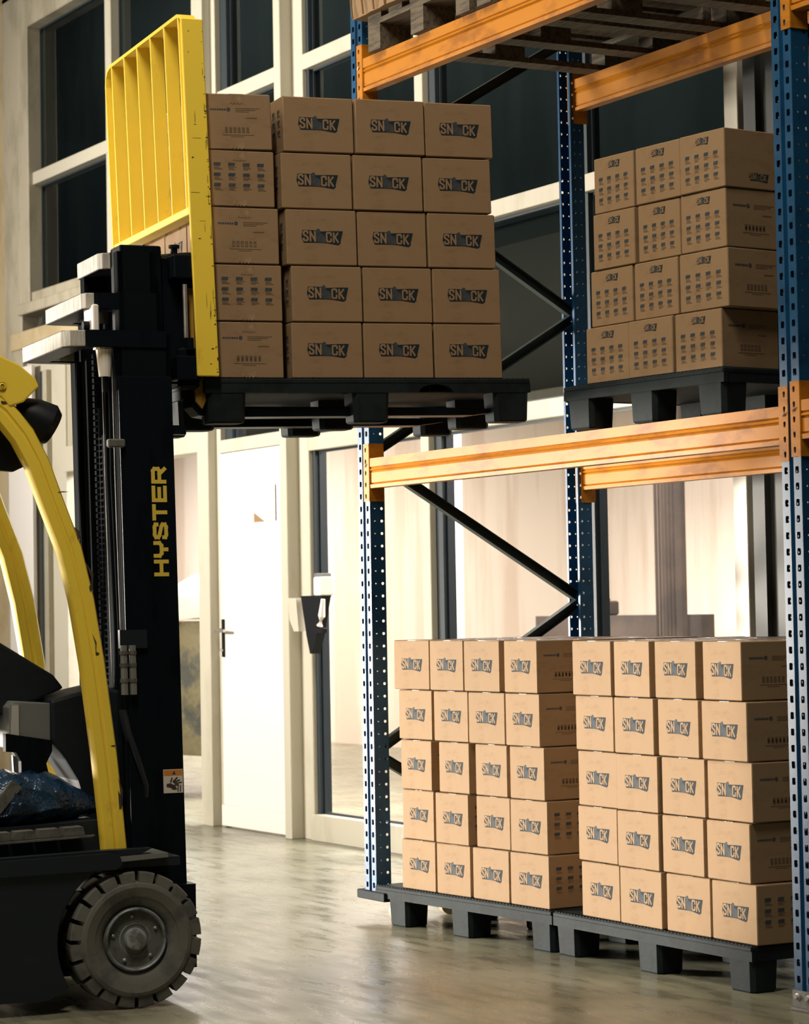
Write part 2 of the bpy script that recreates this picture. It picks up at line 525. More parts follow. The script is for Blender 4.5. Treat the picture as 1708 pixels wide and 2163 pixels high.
ME = {
    'A': make_box_mesh('snack_carton', dict(front='snack', right='logo', left='grid', back='snack'), seed=1),
    'B': make_box_mesh('snack_carton', dict(front='snack', right='grid', left='logo', back='snack'), seed=2),
    'C': make_box_mesh('snack_carton', dict(front='gridsnack', right='logo', left='logo', back='gridsnack'), seed=3),
    'D': make_box_mesh('snack_carton', dict(front='gridsnack', right='lowsnack', left='logo', back='gridsnack'), seed=4),
    'E': make_box_mesh('snack_carton', dict(front='logo', right='snack', left='snack', back='grid'), w=.246, d=.256, tape=True, seed=5),
    'F': make_box_mesh('snack_carton', dict(front='grid', right='snack', left='snack', back='logo'), w=.246, d=.256, tape=True, seed=6),
}
ROW5 = ['bottom', 'fourth', 'middle', 'second', 'top']
ROW4 = ['bottom', 'third', 'second', 'top']


def put_box(kind, Mx, label, group):
    o = bpy.data.objects.new('snack_carton', ME[kind])
    COL.objects.link(o)
    o.matrix_world = Mx
    return tag(o, label, 'cardboard box', group)


# ------------------------------------------------------------------ setting: floor, glazed wall, hall behind it
def struct(mb, name, **k):
    return tag(mb.build(name, **k), kind='structure')


struct(MB().box(-22, 16, -16, 9, -.1, 0, 'floor'), 'floor')
struct(MB().box(-22, 16, -16, 1.6, 7.4, 7.5, 'ceiling'), 'ceiling')

WY = 1.45      # face of the glazed wall
GY = 1.51      # glass plane
ZT = 6.0


def trim(n, x0, x1, z0, z1, y0=WY, y1=1.54, m='frame', c=.003):
    return struct(MB().cbox(x0, x1, y0, y1, z0, z1, m, c), 'trim_%d' % n)


# posts
trim(1, -4.66, -4.508, 0, ZT, 1.385, 1.55)                     # post beside the door
trim(2, -4.508, -4.45, 0, ZT, 1.44, 1.55)                      # door jamb
trim(3, -3.535, -3.455, 0, ZT, 1.375, 1.55)                    # hinge post
trim(4, -3.455, -3.33, 0, ZT, 1.45, 1.55, 'frame')
trim(5, -2.06, -1.978, 0, ZT, 1.44, 1.56)
trim(6, -.69, -.60, 0, ZT, 1.44, 1.56)
trim(7, .565, .66, 0, ZT, 1.44, 1.56)
trim(8, -6.14, -6.04, 3.45, ZT - .6, 1.44, 1.54)
# left window surround and posts of the left part
trim(9, -7.62, -7.46, 3.38, 5.6, 1.40, 1.54, 'frameold', .008)
trim(10, -7.46, -4.66, 5.30, 5.56, 1.40, 1.54, 'frameold', .006)
trim(11, -7.62, -4.66, 3.31, 3.385, 1.37, 1.54, 'frameold', .006)
trim(12, -7.95, -7.62, 0, 5.6, 1.40, 1.60, 'frameold', .01)
trim(13, -7.80, -4.66, 3.08, 3.20, 1.385, 1.55, 'tan', .004)
trim(14, -7.46, -4.66, 3.385, 3.46, 1.42, 1.54, 'frameold', .004)
trim(15, -7.46, -4.66, 4.205, 4.29, 1.435, 1.54)
# transoms of the glazed bays
trim(16, -4.45, -3.535, 2.165, 2.24, 1.435, 1.55)
k = 17
for (a, b) in ((-3.33, -2.06), (-1.978, -.69), (-.60, .565)):
    for z0, z1 in ((2.11, 2.198), (3.105, 3.185), (4.205, 4.29), (5.30, 5.40)):
        trim(k, a, b, z0, z1)
        k += 1
    trim(k, a, b, 0, .14, 1.43, 1.55)
    k += 1
for z0, z1 in ((3.105, 3.185), (4.205, 4.29), (5.30, 5.40)):
    trim(k, -4.45, -3.535, z0, z1)
    k += 1
# bright header over the opening left of the door
trim(k, -6.9, -4.66, 2.19, 2.36, 1.42, 1.55)
k += 1
# dark strips right of posts: narrow one a gap, wide ones painted-in side shade
for x, gw in ((-3.33, .03), (-1.978, .07), (-.60, .07)):
    for (z0, z1) in ((.14, 2.11), (2.198, 3.105), (3.185, 4.205), (4.29, 5.30)):
        struct(MB().box(x, x + gw, 1.475, 1.545, z0, z1, 'gasket'), 'trim_%d' % k)
        k += 1
for (z0, z1) in ((2.24, 3.105), (3.185, 4.205), (4.29, 5.30)):
    struct(MB().box(-4.45, -4.36, 1.475, 1.545, z0, z1, 'gasket'), 'trim_%d' % k)
    k += 1

# windows: every bay a pane with its thin bead
wn = 1


def window(x0, x1, z0, z1, glass):
    global wn
    e = empty('window_%d' % wn, ((x0 + x1) / 2, GY, z0), kind='structure')
    wn += 1
    w2, h = (x1 - x0) / 2, z1 - z0
    MB().box(-w2, w2, 0, .006, 0, h, glass).build('glass_pane', e)
    b = MB()
    t = .012
    b.box(-w2, w2, -.012, 0, 0, t, 'gasket').box(-w2, w2, -.012, 0, h - t, h, 'gasket')
    b.box(-w2, -w2 + t, -.012, 0, t, h - t, 'gasket').box(w2 - t, w2, -.012, 0, t, h - t, 'gasket')
    b.build('glazing_bead', e)


for (a, b) in ((-3.30, -2.06), (-1.908, -.69), (-.53, .565)):
    window(a, b, .14, 2.11, 'glass')
    for z0, z1 in ((2.198, 3.105), (3.185, 4.205), (4.29, 5.30)):
        window(a, b, z0, z1, 'glassdark')
for z0, z1 in ((2.24, 3.105), (3.185, 4.205), (4.29, 5.30)):
    window(-4.36, -3.535, z0, z1, 'glassdark')
for (a, b) in ((-7.46, -6.14), (-6.04, -4.66)):
    for z0, z1 in ((3.46, 4.205), (4.29, 5.30)):
        window(a, b, z0, z1, 'glassdark')

# solid wall parts
struct(MB().box(.66, 9.5, 1.47, 1.62, 0, ZT, 'clad').box(.70, .78, 1.44, 1.47, 0, ZT, 'clad').box(1.6, 1.68, 1.44, 1.47, 0, ZT, 'clad'), 'wall_right')
struct(MB().box(-14, -7.95, 1.45, 1.65, 0, ZT, 'tan'), 'wall_left')
struct(MB().box(-14, 9.5, 1.40, 1.65, ZT - .4, 7.4, 'tan'), 'wall_upper')
struct(MB().box(-7.97, -4.66, 1.40, 1.60, 5.56, ZT, 'tan'), 'wall_lintel')
struct(MB().box(-7.62, -4.66, 1.56, 1.62, 3.20, 3.31, 'gasket'), 'wall_slot')
struct(MB().box(-7.62, -6.9, 1.44, 1.60, 0, 3.08, 'frame').box(-6.9, -4.66, 1.45, 1.60, 2.36, 3.08, 'frameold'), 'wall_pier')
struct(MB().box(-7.33, -7.24, 1.42, 1.44, 0, 2.9, 'gasket'), 'trim_%d' % k)
k += 1
struct(MB().cbox(-7.82, -7.36, 1.37, 1.40, 0, 2.95, 'door', .004), 'trim_%d' % k)
k += 1
struct(MB().cbox(-7.23, -7.16, 1.40, 1.44, 0, 2.9, 'frameold', .004), 'trim_%d' % k)
k += 1

# hall behind: low bright room under an intermediate slab, dark upper storey
struct(MB().box(-14, 9, 1.62, 6.4, 3.0, 3.1, 'ceiling'), 'ceiling_hall')
struct(MB().box(-18, 9, 6.2, 6.4, 0, 3.0, 'hallwall'), 'wall_hall')
struct(MB().box(-18, 9, 4.5, 4.7, 3.1, 7.4, 'clad'), 'wall_upper_storey')
struct(MB().box(-18, -17.8, 1.6, 6.2, 0, 3.0, 'hallwall'), 'wall_hall_left')
# panels and low partition of the hall seen through the right panes
struct(MB().box(-6.6, -4.55, 4.9, 5.0, 0, 1.17, 'halldark'), 'wall_partition')
tag(MB().cyl((-4.73, 4.8, 0), (-4.73, 4.8, 1.33), .035, 'halldark').cyl((-4.73, 4.8, 0), (-4.73, 4.8, .02), .1, 'halldark').lathe((-4.73, 4.8, 1.33), (0, 0, 1), [(0, .035), (.012, .045), (.03, .03), (.034, .0)], 'halldark').build('post'),
    'short dark post standing in the bright hall before the low partition', 'post')
tag(MB().cbox(-5.95, -5.72, 4.86, 5.04, 1.17, 1.27, 'halldark', .01).cbox(-5.90, -5.77, 4.9, 5.0, 1.27, 1.29, 'black', .004).build('storage_crate'),
    'small dark crate standing on the low partition in the hall', 'crate')
# curtains in the hall
def curtain(x0, x1, y, z1, m, label):
    mb = MB()
    n = 36
    a, b = [], []
    for i in range(n + 1):
        x = x0 + (x1 - x0) * i / n
        a.append((x, y + .035 * math.sin(i * 1.3)))
    pts = a + [(p[0], p[1] + .012) for p in reversed(a)]
    mb.prism(pts, 'z', .03, z1, m)
    return tag(mb.build('curtain', smooth=True), label, 'curtain')


curtain(-4.62, -4.34, 4.6, 2.9, 'halldark', 'narrow brown curtain hanging at the right of the hall window')
curtain(-5.55, -5.1, 3.4, 2.9, 'curtain', 'pale grey curtain hanging in the hall behind the left pane')
# stored goods seen through the opening left of the door
g = empty('covered_machine', (-6.9, 2.6, 0), 0.1, 'low machine under an olive tarpaulin seen left of the white door post', 'machine')
rg = random.Random(3)
ringsv = []
for z, sx, sy in ((.28, .62, .40), (.45, .66, .44), (.8, .62, .42), (1.08, .60, .40), (1.18, .52, .34)):
    ringsv.append([(sx * math.cos(t * math.pi / 12) * (1 + rg.uniform(-.06, .06)), sy * math.sin(t * math.pi / 12) * (1 + rg.uniform(-.06, .06)), z) for t in range(24)])
MB().loft(ringsv, 'olive').build('tarpaulin', g, smooth=True)
for sx in (-.45, .45):
    for sy in (-.28, .28):
        MB().cyl((sx, sy, 0), (sx * .9, sy * .9, .3), .035, 'brace').build('leg', g)
sh = MB()
ringsv = []
for z, s in ((1.20, 1.0), (1.24, 1.04), (1.36, .98), (1.42, .80), (1.50, .5)):
    ringsv.append([(s * .62 * math.cos(t * math.pi / 12) * (1 + rg.uniform(-.05, .05)), s * .42 * math.sin(t * math.pi / 12), z + rg.uniform(-.01, .01)) for t in range(24)])
sh.loft(ringsv, 'cloth')
tag(sh.build('folded_sheet', loc=(-6.9, 2.6, 0.0), smooth=True), 'pale folded sheet lying on the tarpaulin left of the door post', 'sheet')

# door
d = empty('door_1', (-4.0, 1.43, 0), kind='structure')
MB().cbox(-.45, .445, 0, .05, .13, 2.16, 'door', .004).build('door_leaf', d)
MB().cbox(-.455, .45, -.012, .05, .008, .13, 'door', .003).build('kick_plate', d)
hm = MB()
hm.cbox(-.425, -.40, -.012, 0, .98, 1.20, 'black', .003)
hm.cyl((-.412, -.012, 1.135), (-.412, -.055, 1.135), .011, 'black')
hm.tube([(-.412, -.055, 1.135), (-.36, -.062, 1.135), (-.29, -.055, 1.132)], [.011, .010, .009], 'steel')
hm.build('door_handle', d)
hk = MB()
hk.cyl((-.412, -.012, 1.02), (-.412, -.03, 1.02), .008, 'steel')
hk.cbox(-.417, -.407, -.035, -.03, .985, 1.02, 'steel', .001)
hk.build('key', d)
for z in (.10, 1.86):
    h_ = MB()
    h_.cbox(.40, .47, -.02, .002, z, z + .21, 'hinge', .003)
    h_.cyl((.47, -.012, z), (.47, -.012, z + .21), .012, 'hinge')
    h_.build('door_hinge', d)
nb = MB()
nb.box(-.12, .16, -.0015, 0, 0, .21, 'white').box(.158, .163, -.003, 0, 0, .20, 'gasket')
nb.prism([(-.12, 0), (.02, 0), (-.12, .055)], 'y', -.0025, -.0015, 'card')
tag(nb.build('paper_notice', loc=(-3.86, 1.428, 1.745)), 'white paper notice with tan corner on the white door', 'notice')

# dispenser and bracket on the hinge post
e = empty('wall_dispenser', (-3.05, 1.36, 1.32), 0, 'white boxy dispenser fixed beside the glass right of the door', 'dispenser')
MB().cbox(-.03, .06, -.02, .06, .0, .10, 'white', .006).build('housing', e)
MB().cbox(-.06, -.03, .0, .09, -.01, .12, 'greypl', .003).build('back_plate', e)
e = empty('post_bracket', (-3.20, 1.36, 1.13), 0, 'dark tapered bracket with pale grip on the post right of the door', 'bracket')
MB().prism([(-.06, .19), (.20, .19), (.12, -.02), (.06, -.12), (.04, -.12), (.0, -.02)], 'y', -.005, .045, 'black').build('wedge_plate', e)
MB().tube([(.235, -.02, .17), (.215, -.02, .08), (.19, -.02, .03)], [.012, .02, .018], 'white').cbox(.16, .24, -.03, .0, -.01, .018, 'black', .003).build('grip', e)
MB().prism([(-.19, .18), (-.09, .18), (-.06, .0), (-.12, .0), (-.17, .06)], 'y', -.02, .02, 'frame').build('cover', e)

# ------------------------------------------------------------------ pallet rack
UW, UD = .097, .065


def hole_panel(mb, P, u0, u1, v0, v1, hole, m):
    """rectangular panel on mapping P(u,v) with a convex hole (list of u,v)"""
    outer = []
    n = len(hole)
    cu = sum(p[0] for p in hole) / n
    cv = sum(p[1] for p in hole) / n
    for (a, b) in hole:
        du, dv = a - cu, b - cv
        t = 1e9
        if du > 1e-9: t = min(t, (u1 - cu) / du)
        if du < -1e-9: t = min(t, (u0 - cu) / du)
        if dv > 1e-9: t = min(t, (v1 - cv) / dv)
        if dv < -1e-9: t = min(t, (v0 - cv) / dv)
        outer.append((cu + du * t, cv + dv * t))
    corners = [(u0, v0), (u1, v0), (u1, v1), (u0, v1)]
    vs = [P(*p) for p in hole] + [P(*p) for p in outer] + [P(*p) for p in corners]
    fs = []
    for i in range(n):
        j = (i + 1) % n
        oi, oj = outer[i], outer[j]
        mid = None
        for ci, c in enumerate(corners):
            onu = abs(oi[0] - c[0]) < 1e-9 or abs(oj[0] - c[0]) < 1e-9
            onv = abs(oi[1] - c[1]) < 1e-9 or abs(oj[1] - c[1]) < 1e-9
            same = (abs(oi[0] - oj[0]) < 1e-9 and oi[0] in (u0, u1)) or (abs(oi[1] - oj[1]) < 1e-9)
            if onu and onv and not (abs(oi[0] - oj[0]) < 1e-9) and not (abs(oi[1] - oj[1]) < 1e-9):
                a1 = (abs(oi[0] - c[0]) < 1e-9 and abs(oj[1] - c[1]) < 1e-9) or (abs(oi[1] - c[1]) < 1e-9 and abs(oj[0] - c[0]) < 1e-9)
                if a1:
                    mid = 2 * n + ci
        if mid is None:
            fs.append((i, j, n + j, n + i))
        else:
            fs.append((i, j, n + j, mid, n + i))
    mb.add(vs, fs, m)


ZF = .0948
NK = 88


def upright_mesh(z_start=0.0, k0=0):
    """open C profile, front at y=0, slots on the face, round holes in the flanges"""
    mb = MB()
    zt = ZF + .05 * NK - .025

    def F(x, y):
        return lambda u, v: (u, 0, v)
    slot = lambda cx, cz: [(cx - .0065, cz - .0105), (cx + .0065, cz - .0105), (cx + .0085, cz - .006), (cx + .0085, cz + .007), (cx + .0065, cz + .011), (cx - .0065, cz + .011), (cx - .0085, cz + .007), (cx - .0085, cz - .006)]
    circ = lambda cu, cv, r: [(cu + r * math.cos(t * math.pi / 4 + .39), cv + r * math.sin(t * math.pi / 4 + .39)) for t in range(8)]
    zb = ZF + .05 * k0 - .025
    for k_ in range(k0, NK):
        z0, z1, zc = ZF + .05 * k_ - .025, ZF + .05 * k_ + .025, ZF + .05 * k_
        hole_panel(mb, lambda u, v: (u, 0, v), .0, .038, z0, z1, slot(.021, zc), 'blue')
        hole_panel(mb, lambda u, v: (u, 0, v), UW - .038, UW, z0, z1, slot(UW - .021, zc), 'blue')
        for x in (0, UW):
            hole_panel(mb, lambda u, v, x=x: (x, u, v), .0, UD * .5, z0, z1, circ(.020, zc + .0, .0030), 'blue')
            hole_panel(mb, lambda u, v, x=x: (x, u, v), UD * .5, UD, z0, z1, circ(.051, zc - .0 + (.0), .0062), 'blue')
    P = [(.038, 0), (.042, .011), (UW - .042, .011), (UW - .038, 0)]
    vs = [(x, y, z) for (x, y) in P for z in (zb, zt)]
    mb.add(vs, [(2 * i, 2 * i + 2, 2 * i + 3, 2 * i + 1) for i in range(3)], 'blue')
    for s, x in ((1, 0), (-1, UW)):
        vs = [(x, UD, zb), (x, UD, zt), (x + s * .014, UD, zb), (x + s * .014, UD, zt)]
        mb.add(vs, [(0, 2, 3, 1)], 'blue')
    # plain foot section
    if z_start < zb:
        prof = [(.014, UD), (0, UD), (0, 0), (.038, 0), (.042, .011), (UW - .042, .011), (UW - .038, 0), (UW, 0), (UW, UD), (UW - .014, UD)]
        vs = [(x, y, z) for (x, y) in prof for z in (z_start, zb)]
        mb.add(vs, [(2 * i, 2 * i + 2, 2 * i + 3, 2 * i + 1) for i in range(len(prof) - 1)], 'blue')
    return mb


DEPTH = 1.052


def base_plate(parent, x, y, s=1):
    m = MB()
    m.cbox(x - .012, x + UW + .03, y - .012, y + .10, 0, .010, 'zinc', .002)
    m.cbox(x - .006, x + UW + .006, y - .006, y, .010, .062, 'zinc', .001)
    m.cbox(x - .006, x - .001, y, y + .07, .010, .062, 'zinc', .001)
    m.cbox(x + UW + .001, x + UW + .006, y, y + .07, .010, .062, 'zinc', .001)
    o = m.build('base_plate', parent)
    for bx in (x + .022, x + UW - .022):
        MB().lathe((bx, y - .006, .042), (0, -1, 0), [(0, .012), (.003, .012), (.0035, .008), (.010, .008), (.012, .005)], 'bolt', 12).build('bolt', o)
    return o


def frame_tree(X, label, low_front):
    e = empty('rack_frame', (X, 0, 0), 0, label, 'pallet rack frame', 'blue uprights of the pallet rack')
    a = upright_mesh(.125 if low_front else .008, 1 if low_front else 0).build('upright', e)
    solidify(a, .002)
    b = upright_mesh(.008, 0)
    b.v = [(x, DEPTH - y, z) for x, y, z in b.v]
    b = b.build('upright', e)
    solidify(b, .002)
    if not low_front:
        base_plate(e, 0, 0)
    m = MB()
    m.cbox(-.012, UW + .03, DEPTH - .10, DEPTH + .012, 0, .010, 'zinc', .002)
    m.build('base_plate', e)
    nodes = [(.05, .669 - .594), (DEPTH - .05, .08)]
    zs = [.08, .669, 1.266, 1.861, 2.463, 3.052, 3.65, 4.25]
    for i in range(len(zs) - 1):
        ya, yb = (DEPTH - .045, .045) if i % 2 == 0 else (.045, DEPTH - .045)
        A, B = Vector((UW / 2, ya, zs[i] + .012)), Vector((UW / 2, yb, zs[i + 1] - .012))
        dd = (B - A).normalized()
        nn = Vector((0, -dd.z, dd.y)) * .020
        m = MB()
        for (x0, x1, s0, s1) in ((-.020, -.0175, -1, 1), (-.0175, .014, .88, 1), (-.0175, .014, -1, -.88)):
            pr = []
            for (c_, t_) in ((A, 0), (B, 0)):
                pr.append([tuple(c_ + Vector((x0, 0, 0)) + nn * s0), tuple(c_ + Vector((x1, 0, 0)) + nn * s0), tuple(c_ + Vector((x1, 0, 0)) + nn * s1), tuple(c_ + Vector((x0, 0, 0)) + nn * s1)])
            m.loft(pr, 'brace')
        m.build('brace', e)
    for z in zs[1:]:
        pass
    return e


FL = frame_tree(0, 'dark blue rack frame with diagonal braces at the left end of the bay', True)
FR_ = frame_tree(UW + 2.7, 'blue slotted rack frame at the right edge of the picture', False)


def connector(parent, x, s, z0, z1, y=0.0, flip=1):
    """L bracket: face leg on the upright, inner leg toward the bay. s=+1 upright on the left of the beam"""
    m = MB()
    n = 5
    dz = (z1 - z0) / n
    zt = z1 + .0
    face = -.0035 * flip
    cx = x - s * .024
    for i in range(n):
        a, b = z0 + i * dz, z0 + (i + 1) * dz
        c_ = (a + b) / 2 - .002
        tear = [(cx - .004, c_ - .009), (cx + .004, c_ - .009), (cx + .0062, c_ + .002), (cx + .0045, c_ + .009), (cx - .0045, c_ + .009), (cx - .0062, c_ + .002)]
        u0, u1 = sorted((x - s * .042, x + s * .004))
        hole_panel(m, lambda u, v: (u, y + face, v), u0, u1, a, b, tear, 'orange')
    xi = x + s * .004
    vs = [(xi, y + face, z0), (xi, y + face, z1), (xi, y + .062 * flip, z0), (xi, y + .062 * flip, z1)]
    m.add(vs, [(0, 1, 3, 2)], 'orange')
    o = m.build('connector', parent)
    solidify(o, .0035)
    p = MB()
    p.tube([(cx - .004, y + face - .001 * flip, (z0 + z1) / 2 + .030), (cx - .002, y + face - .006 * flip, (z0 + z1) / 2 + .024), (cx + .008, y + face - .006 * flip, (z0 + z1) / 2 + .034)], .0028, 'bolt')
    q_ = p.build('safety_pin', parent)
    return o


def beam(X0, X1, ztop, h, label, y=0.0, flip=1, conn=(.042, .024)):
    """flip=+1: moulded face toward -y at y; built along x"""
    e = empty('rack_beam', ((X0 + X1) / 2, y, ztop), 0, label, 'rack beam', 'orange beams of the pallet rack')
    L2 = (X1 - X0) / 2 - .006
    h1 = .28 * h
    h2 = .40 * h
    prof = [(.000, 0), (.000, -h1), (.006, -h1 - .004), (-.001, -h1 - .014), (.007, -h2 - .004), (.004, -h2 - .010), (.004, -h + .022), (.009, -h + .018), (.000, -h + .014), (.001, -h), (.045, -h), (.045, 0)]
    prof = [(p[0] - .002, p[1]) for p in prof]
    mb = MB()
    n = 24
    rings = [[(-L2 + 2 * L2 * i / n, p[0], p[1]) for p in prof] for i in range(n + 1)]
    mb.loft(rings, 'orange')
    mb.build('beam_section', e)
    for s, xx in ((1, -L2 - .006), (-1, L2 + .006)):
        m0 = connector(e, xx, s, -h - conn[1] * 2.2, conn[0] + .018, 0.0, 1)
    return e


XA, XB = UW, UW + 2.7
ZB = 1.845
beam(XA, XB, ZB, .119, 'long orange front beam carrying the right shelf pallet, lower level')
bb = beam(XA, XB, ZB, .119, 'orange rear beam at lower level, behind the front beam')
bb.location.y = DEPTH - .045
beam(XA, XB, ZB + 1.614, .133, 'shiny orange front beam at the top of the picture')
bb = beam(XA, XB, ZB + 1.614, .133, 'orange rear beam at upper level below the wooden pallets')
bb.location.y = DEPTH - .045
X2 = XB + UW
beam(X2, X2 + 2.7, ZB + .012, .119, 'orange beam of the next bay, starting at the right picture edge')
beam(X2, X2 + 2.7, ZB + 1.33, .119, 'orange upper beam of the next bay in the top right corner')

# dolly under the left upright
e = empty('floor_dolly', (.08, .04, 0), 0, 'low dark dolly with a tan wheel under the left rack upright', 'dolly')
MB().cbox(-.125, .105, -.055, .045, .088, .123, 'plastic', .003).build('deck', e)
w_ = MB()
w_.lathe((.055, .035, .044), (1, 0, 0), [(0, .034), (.002, .043), (.026, .043), (.028, .034)], 'tanwheel', 28)
w_.build('wheel', e, smooth=True)
w2_ = MB()
w2_.lathe((-.06, .045, .044), (1, 0, 0), [(0, .034), (.002, .043), (.026, .043), (.028, .034)], 'tanwheel', 28)
w2_.v = [(x, y + .28, z) for x, y, z in w2_.v]
w2_.build('wheel', e, smooth=True)
MB().cbox(-.10, .10, .045, .36, .09, .12, 'plastic', .003).build('rear_deck', e)


# ------------------------------------------------------------------ plastic pallets
def plastic_pallet(Mx, L, D, label, arch=False, inset=0.0):
    e = empty('plastic_pallet', label=label, cat='pallet', group='dark plastic pallets')
    e.matrix_world = Mx
    H, T = .15, .048
    mb = MB()
    # deck: top plate with ribs beneath and skirts at the four sides
    mb.cbox(0, L, 0, D, H - .018, H, 'plastic', .004)
    def skirt(n0, n1, ax, a, b):
        z0, z1 = H - T, H - .016
        if arch and ax == 'y':
            pts = [(n0, z1), (n0, z0)]
            for cx, r_ in ((n1 - .36, .065),):
                pts += [(cx - r_, z0)] + [(cx + r_ * math.cos(math.pi - t * math.pi / 8), z0 + .030 * math.sin(t * math.pi / 8)) for t in range(1, 8)] + [(cx + r_, z0)]
            pts += [(n1, z0), (n1, z1)]
            mb.prism(pts, 'y', a, b, 'plastic')
        else:
            pts = [(n0, z0), (n1, z0), (n1, z1), (n0, z1)]
            mb.prism(pts, ax, a, b, 'plastic')
    skirt(.0, L, 'y', 0.002, .022)
    skirt(.0, L, 'y', D - .022, D - .002)
    skirt(.022, D - .022, 'x', 0.002, .022)
    skirt(.022, D - .022, 'x', L - .022, L - .002)
    nx = int(L / .075)
    for i in range(1, nx):
        x = L * i / nx
        mb.box(x - .003, x + .003, .022, D - .022, H - T + .006, H - .017, 'plastic')
    ny = int(D / .075)
    for i in range(1, ny):
        y = D * i / ny
        mb.box(.022, L - .022, y - .003, y + .003, H - T + .006, H - .017, 'plastic')
    # anti-slip studs along the front edge of the top
    for i in range(int(L / .02)):
        x = .012 + i * .02
        mb.box(x, x + .009, .004, .020, H, H + .0022, 'plastic')
        mb.box(x, x + .009, D - .020, D - .004, H, H + .0022, 'plastic')
    mb.box(.022, L - .022, .022, D - .022, H - T + .002, H - T + .006, 'plastic')
    mb.build('deck', e)
    for i in range(3):
        for j in range(3):
            w0, d0 = (.135, .11)
            x0 = .012 + inset if i == 0 else (L / 2 - w0 / 2 if i == 1 else L - w0 - .004)
            y0 = .004 if j == 0 else (D / 2 - d0 / 2 if j == 1 else D - d0 - .004)
            z0, z1 = .0, H - T + .004
            c_ = .014

            def oct_(g_, z):
                a0, a1, b0, b1 = x0 + g_, x0 + w0 - g_, y0 + g_, y0 + d0 - g_
                return [(a0 + c_, b0, z), (a1 - c_, b0, z), (a1, b0 + c_, z), (a1, b1 - c_, z), (a1 - c_, b1, z), (a0 + c_, b1, z), (a0, b1 - c_, z), (a0, b0 + c_, z)]
            m = MB()
            m.loft([oct_(.008, z0), oct_(.004, z0 + .006), oct_(.0, z1)], 'plastic')
            m.build('leg', e)
    return e


def TR(x, y, z, rz=0, tilt=0):
    return Matrix.Translation((x, y, z)) @ Matrix.Rotation(rz, 4, 'Z') @ Matrix.Rotation(-tilt, 4, 'Y')


YAW1 = R(4.2)
P1 = TR(.105, -.012, 0, YAW1)
plastic_pallet(P1, 1.18, .80, 'dark plastic pallet on the floor under the left box stack', inset=.075)
P2 = TR(1.292, .074, 0, 0)
plastic_pallet(P2, 1.185, .80, 'dark plastic pallet on the floor under the right box stack')
YAW3 = R(5.5)
P3 = TR(1.67, -.075, ZB + .001, YAW3)
plastic_pallet(P3, .83, 1.12, 'dark plastic pallet on the orange shelf beams at the right')

COLN = ['leftmost', 'second from left', 'third from left', 'rightmost']


def lab(col, row, where):
    return 'brown snack carton in the %s row, %s, of the %s' % (row, col, where)


def labd(col, row, where):
    return 'brown carton hidden partly behind the %s %s-row box, %s' % (col, row, where)


rb = random.Random(11)
# left floor stack: measured left edges of the front faces per row (pallet frame)
S1 = [[(.168, .411), (.416, .647), (.657, .899), (.902, 1.152)], [(.174, .403), (.422, .650), (.680, .901), (.907, 1.143)],
      [(.180, .405), (.443, .657), (.682, .894), (.909, 1.131)], [(.155, .392), (.409, .645), (.655, .888), (.899, 1.120)],
      [(.131, .372), (.393, .624), (.628, .860), (.896, 1.112)]]
for r_ in range(5):
    for c_ in range(4):
        kind = 'B' if r_ < 2 else 'A'
        x = sum(S1[r_][c_]) / 2
        sx = (S1[r_][c_][1] - S1[r_][c_][0] - .0065) / BW
        z = .1525 + r_ * .1938
        yaw = rb.uniform(-.012, .012) + (.035 if (r_, c_) in ((4, 0), (4, 2), (3, 2)) else 0)
        y = .018 + BD / 2 + rb.uniform(-.006, .008)
        put_box(kind, P1 @ TR(x, y, z, yaw) @ Matrix.Diagonal((sx, 1, 1, 1)), lab(COLN[c_], ROW5[r_], 'left floor stack'), 'cartons of the left floor stack')
        for dd in (1, 2):
            if c_ == 3 or r_ == 4:
                put_box(kind, P1 @ TR(x + rb.uniform(-.004, .004), y + dd * (BD + .008), z, rb.uniform(-.01, .01)) @ Matrix.Diagonal((sx, 1, 1, 1)),
                        'brown carton, %s row, %s, %s behind the front of left floor stack' % (ROW5[r_], COLN[c_], ('first', 'second')[dd - 1]), 'cartons of the left floor stack')
S2 = [[(.163, .414), (.416, .677), (.686, .940), (.944, 1.195)], [(.142, .401), (.411, .670), (.673, .921), (.928, 1.172)],
      [(.153, .405), (.408, .669), (.670, .923), (.932, 1.186)], [(.140, .392), (.402, .647), (.659, .903), (.921, 1.179)],
      [(.143, .393), (.403, .640), (.649, .890), (.920, 1.152)]]
for r_ in range(5):
    for c_ in range(4):
        kind = 'B' if r_ < 1 else 'A'
        x = sum(S2[r_][c_]) / 2
        sx = (S2[r_][c_][1] - S2[r_][c_][0] - .0065) / BW
        z = .1525 + r_ * .1938
        yaw = rb.uniform(-.012, .012) + (-.03 if (r_, c_) in ((4, 1), (4, 3)) else 0)
        y = .016 + BD / 2 + rb.uniform(-.006, .008)
        put_box(kind, P2 @ TR(x, y, z, yaw) @ Matrix.Diagonal((sx, 1, 1, 1)), lab(COLN[c_], ROW5[r_], 'right floor stack'), 'cartons of the right floor stack')
        for dd in (1, 2):
            if c_ in (0, 3) or r_ == 4:
                put_box(kind, P2 @ TR(x + rb.uniform(-.004, .004), y + dd * (BD + .008), z, rb.uniform(-.01, .01)) @ Matrix.Diagonal((sx, 1, 1, 1)),
                        'brown carton, %s row, %s, %s behind the front of right floor stack' % (ROW5[r_], COLN[c_], ('first', 'second')[dd - 1]), 'cartons of the right floor stack')
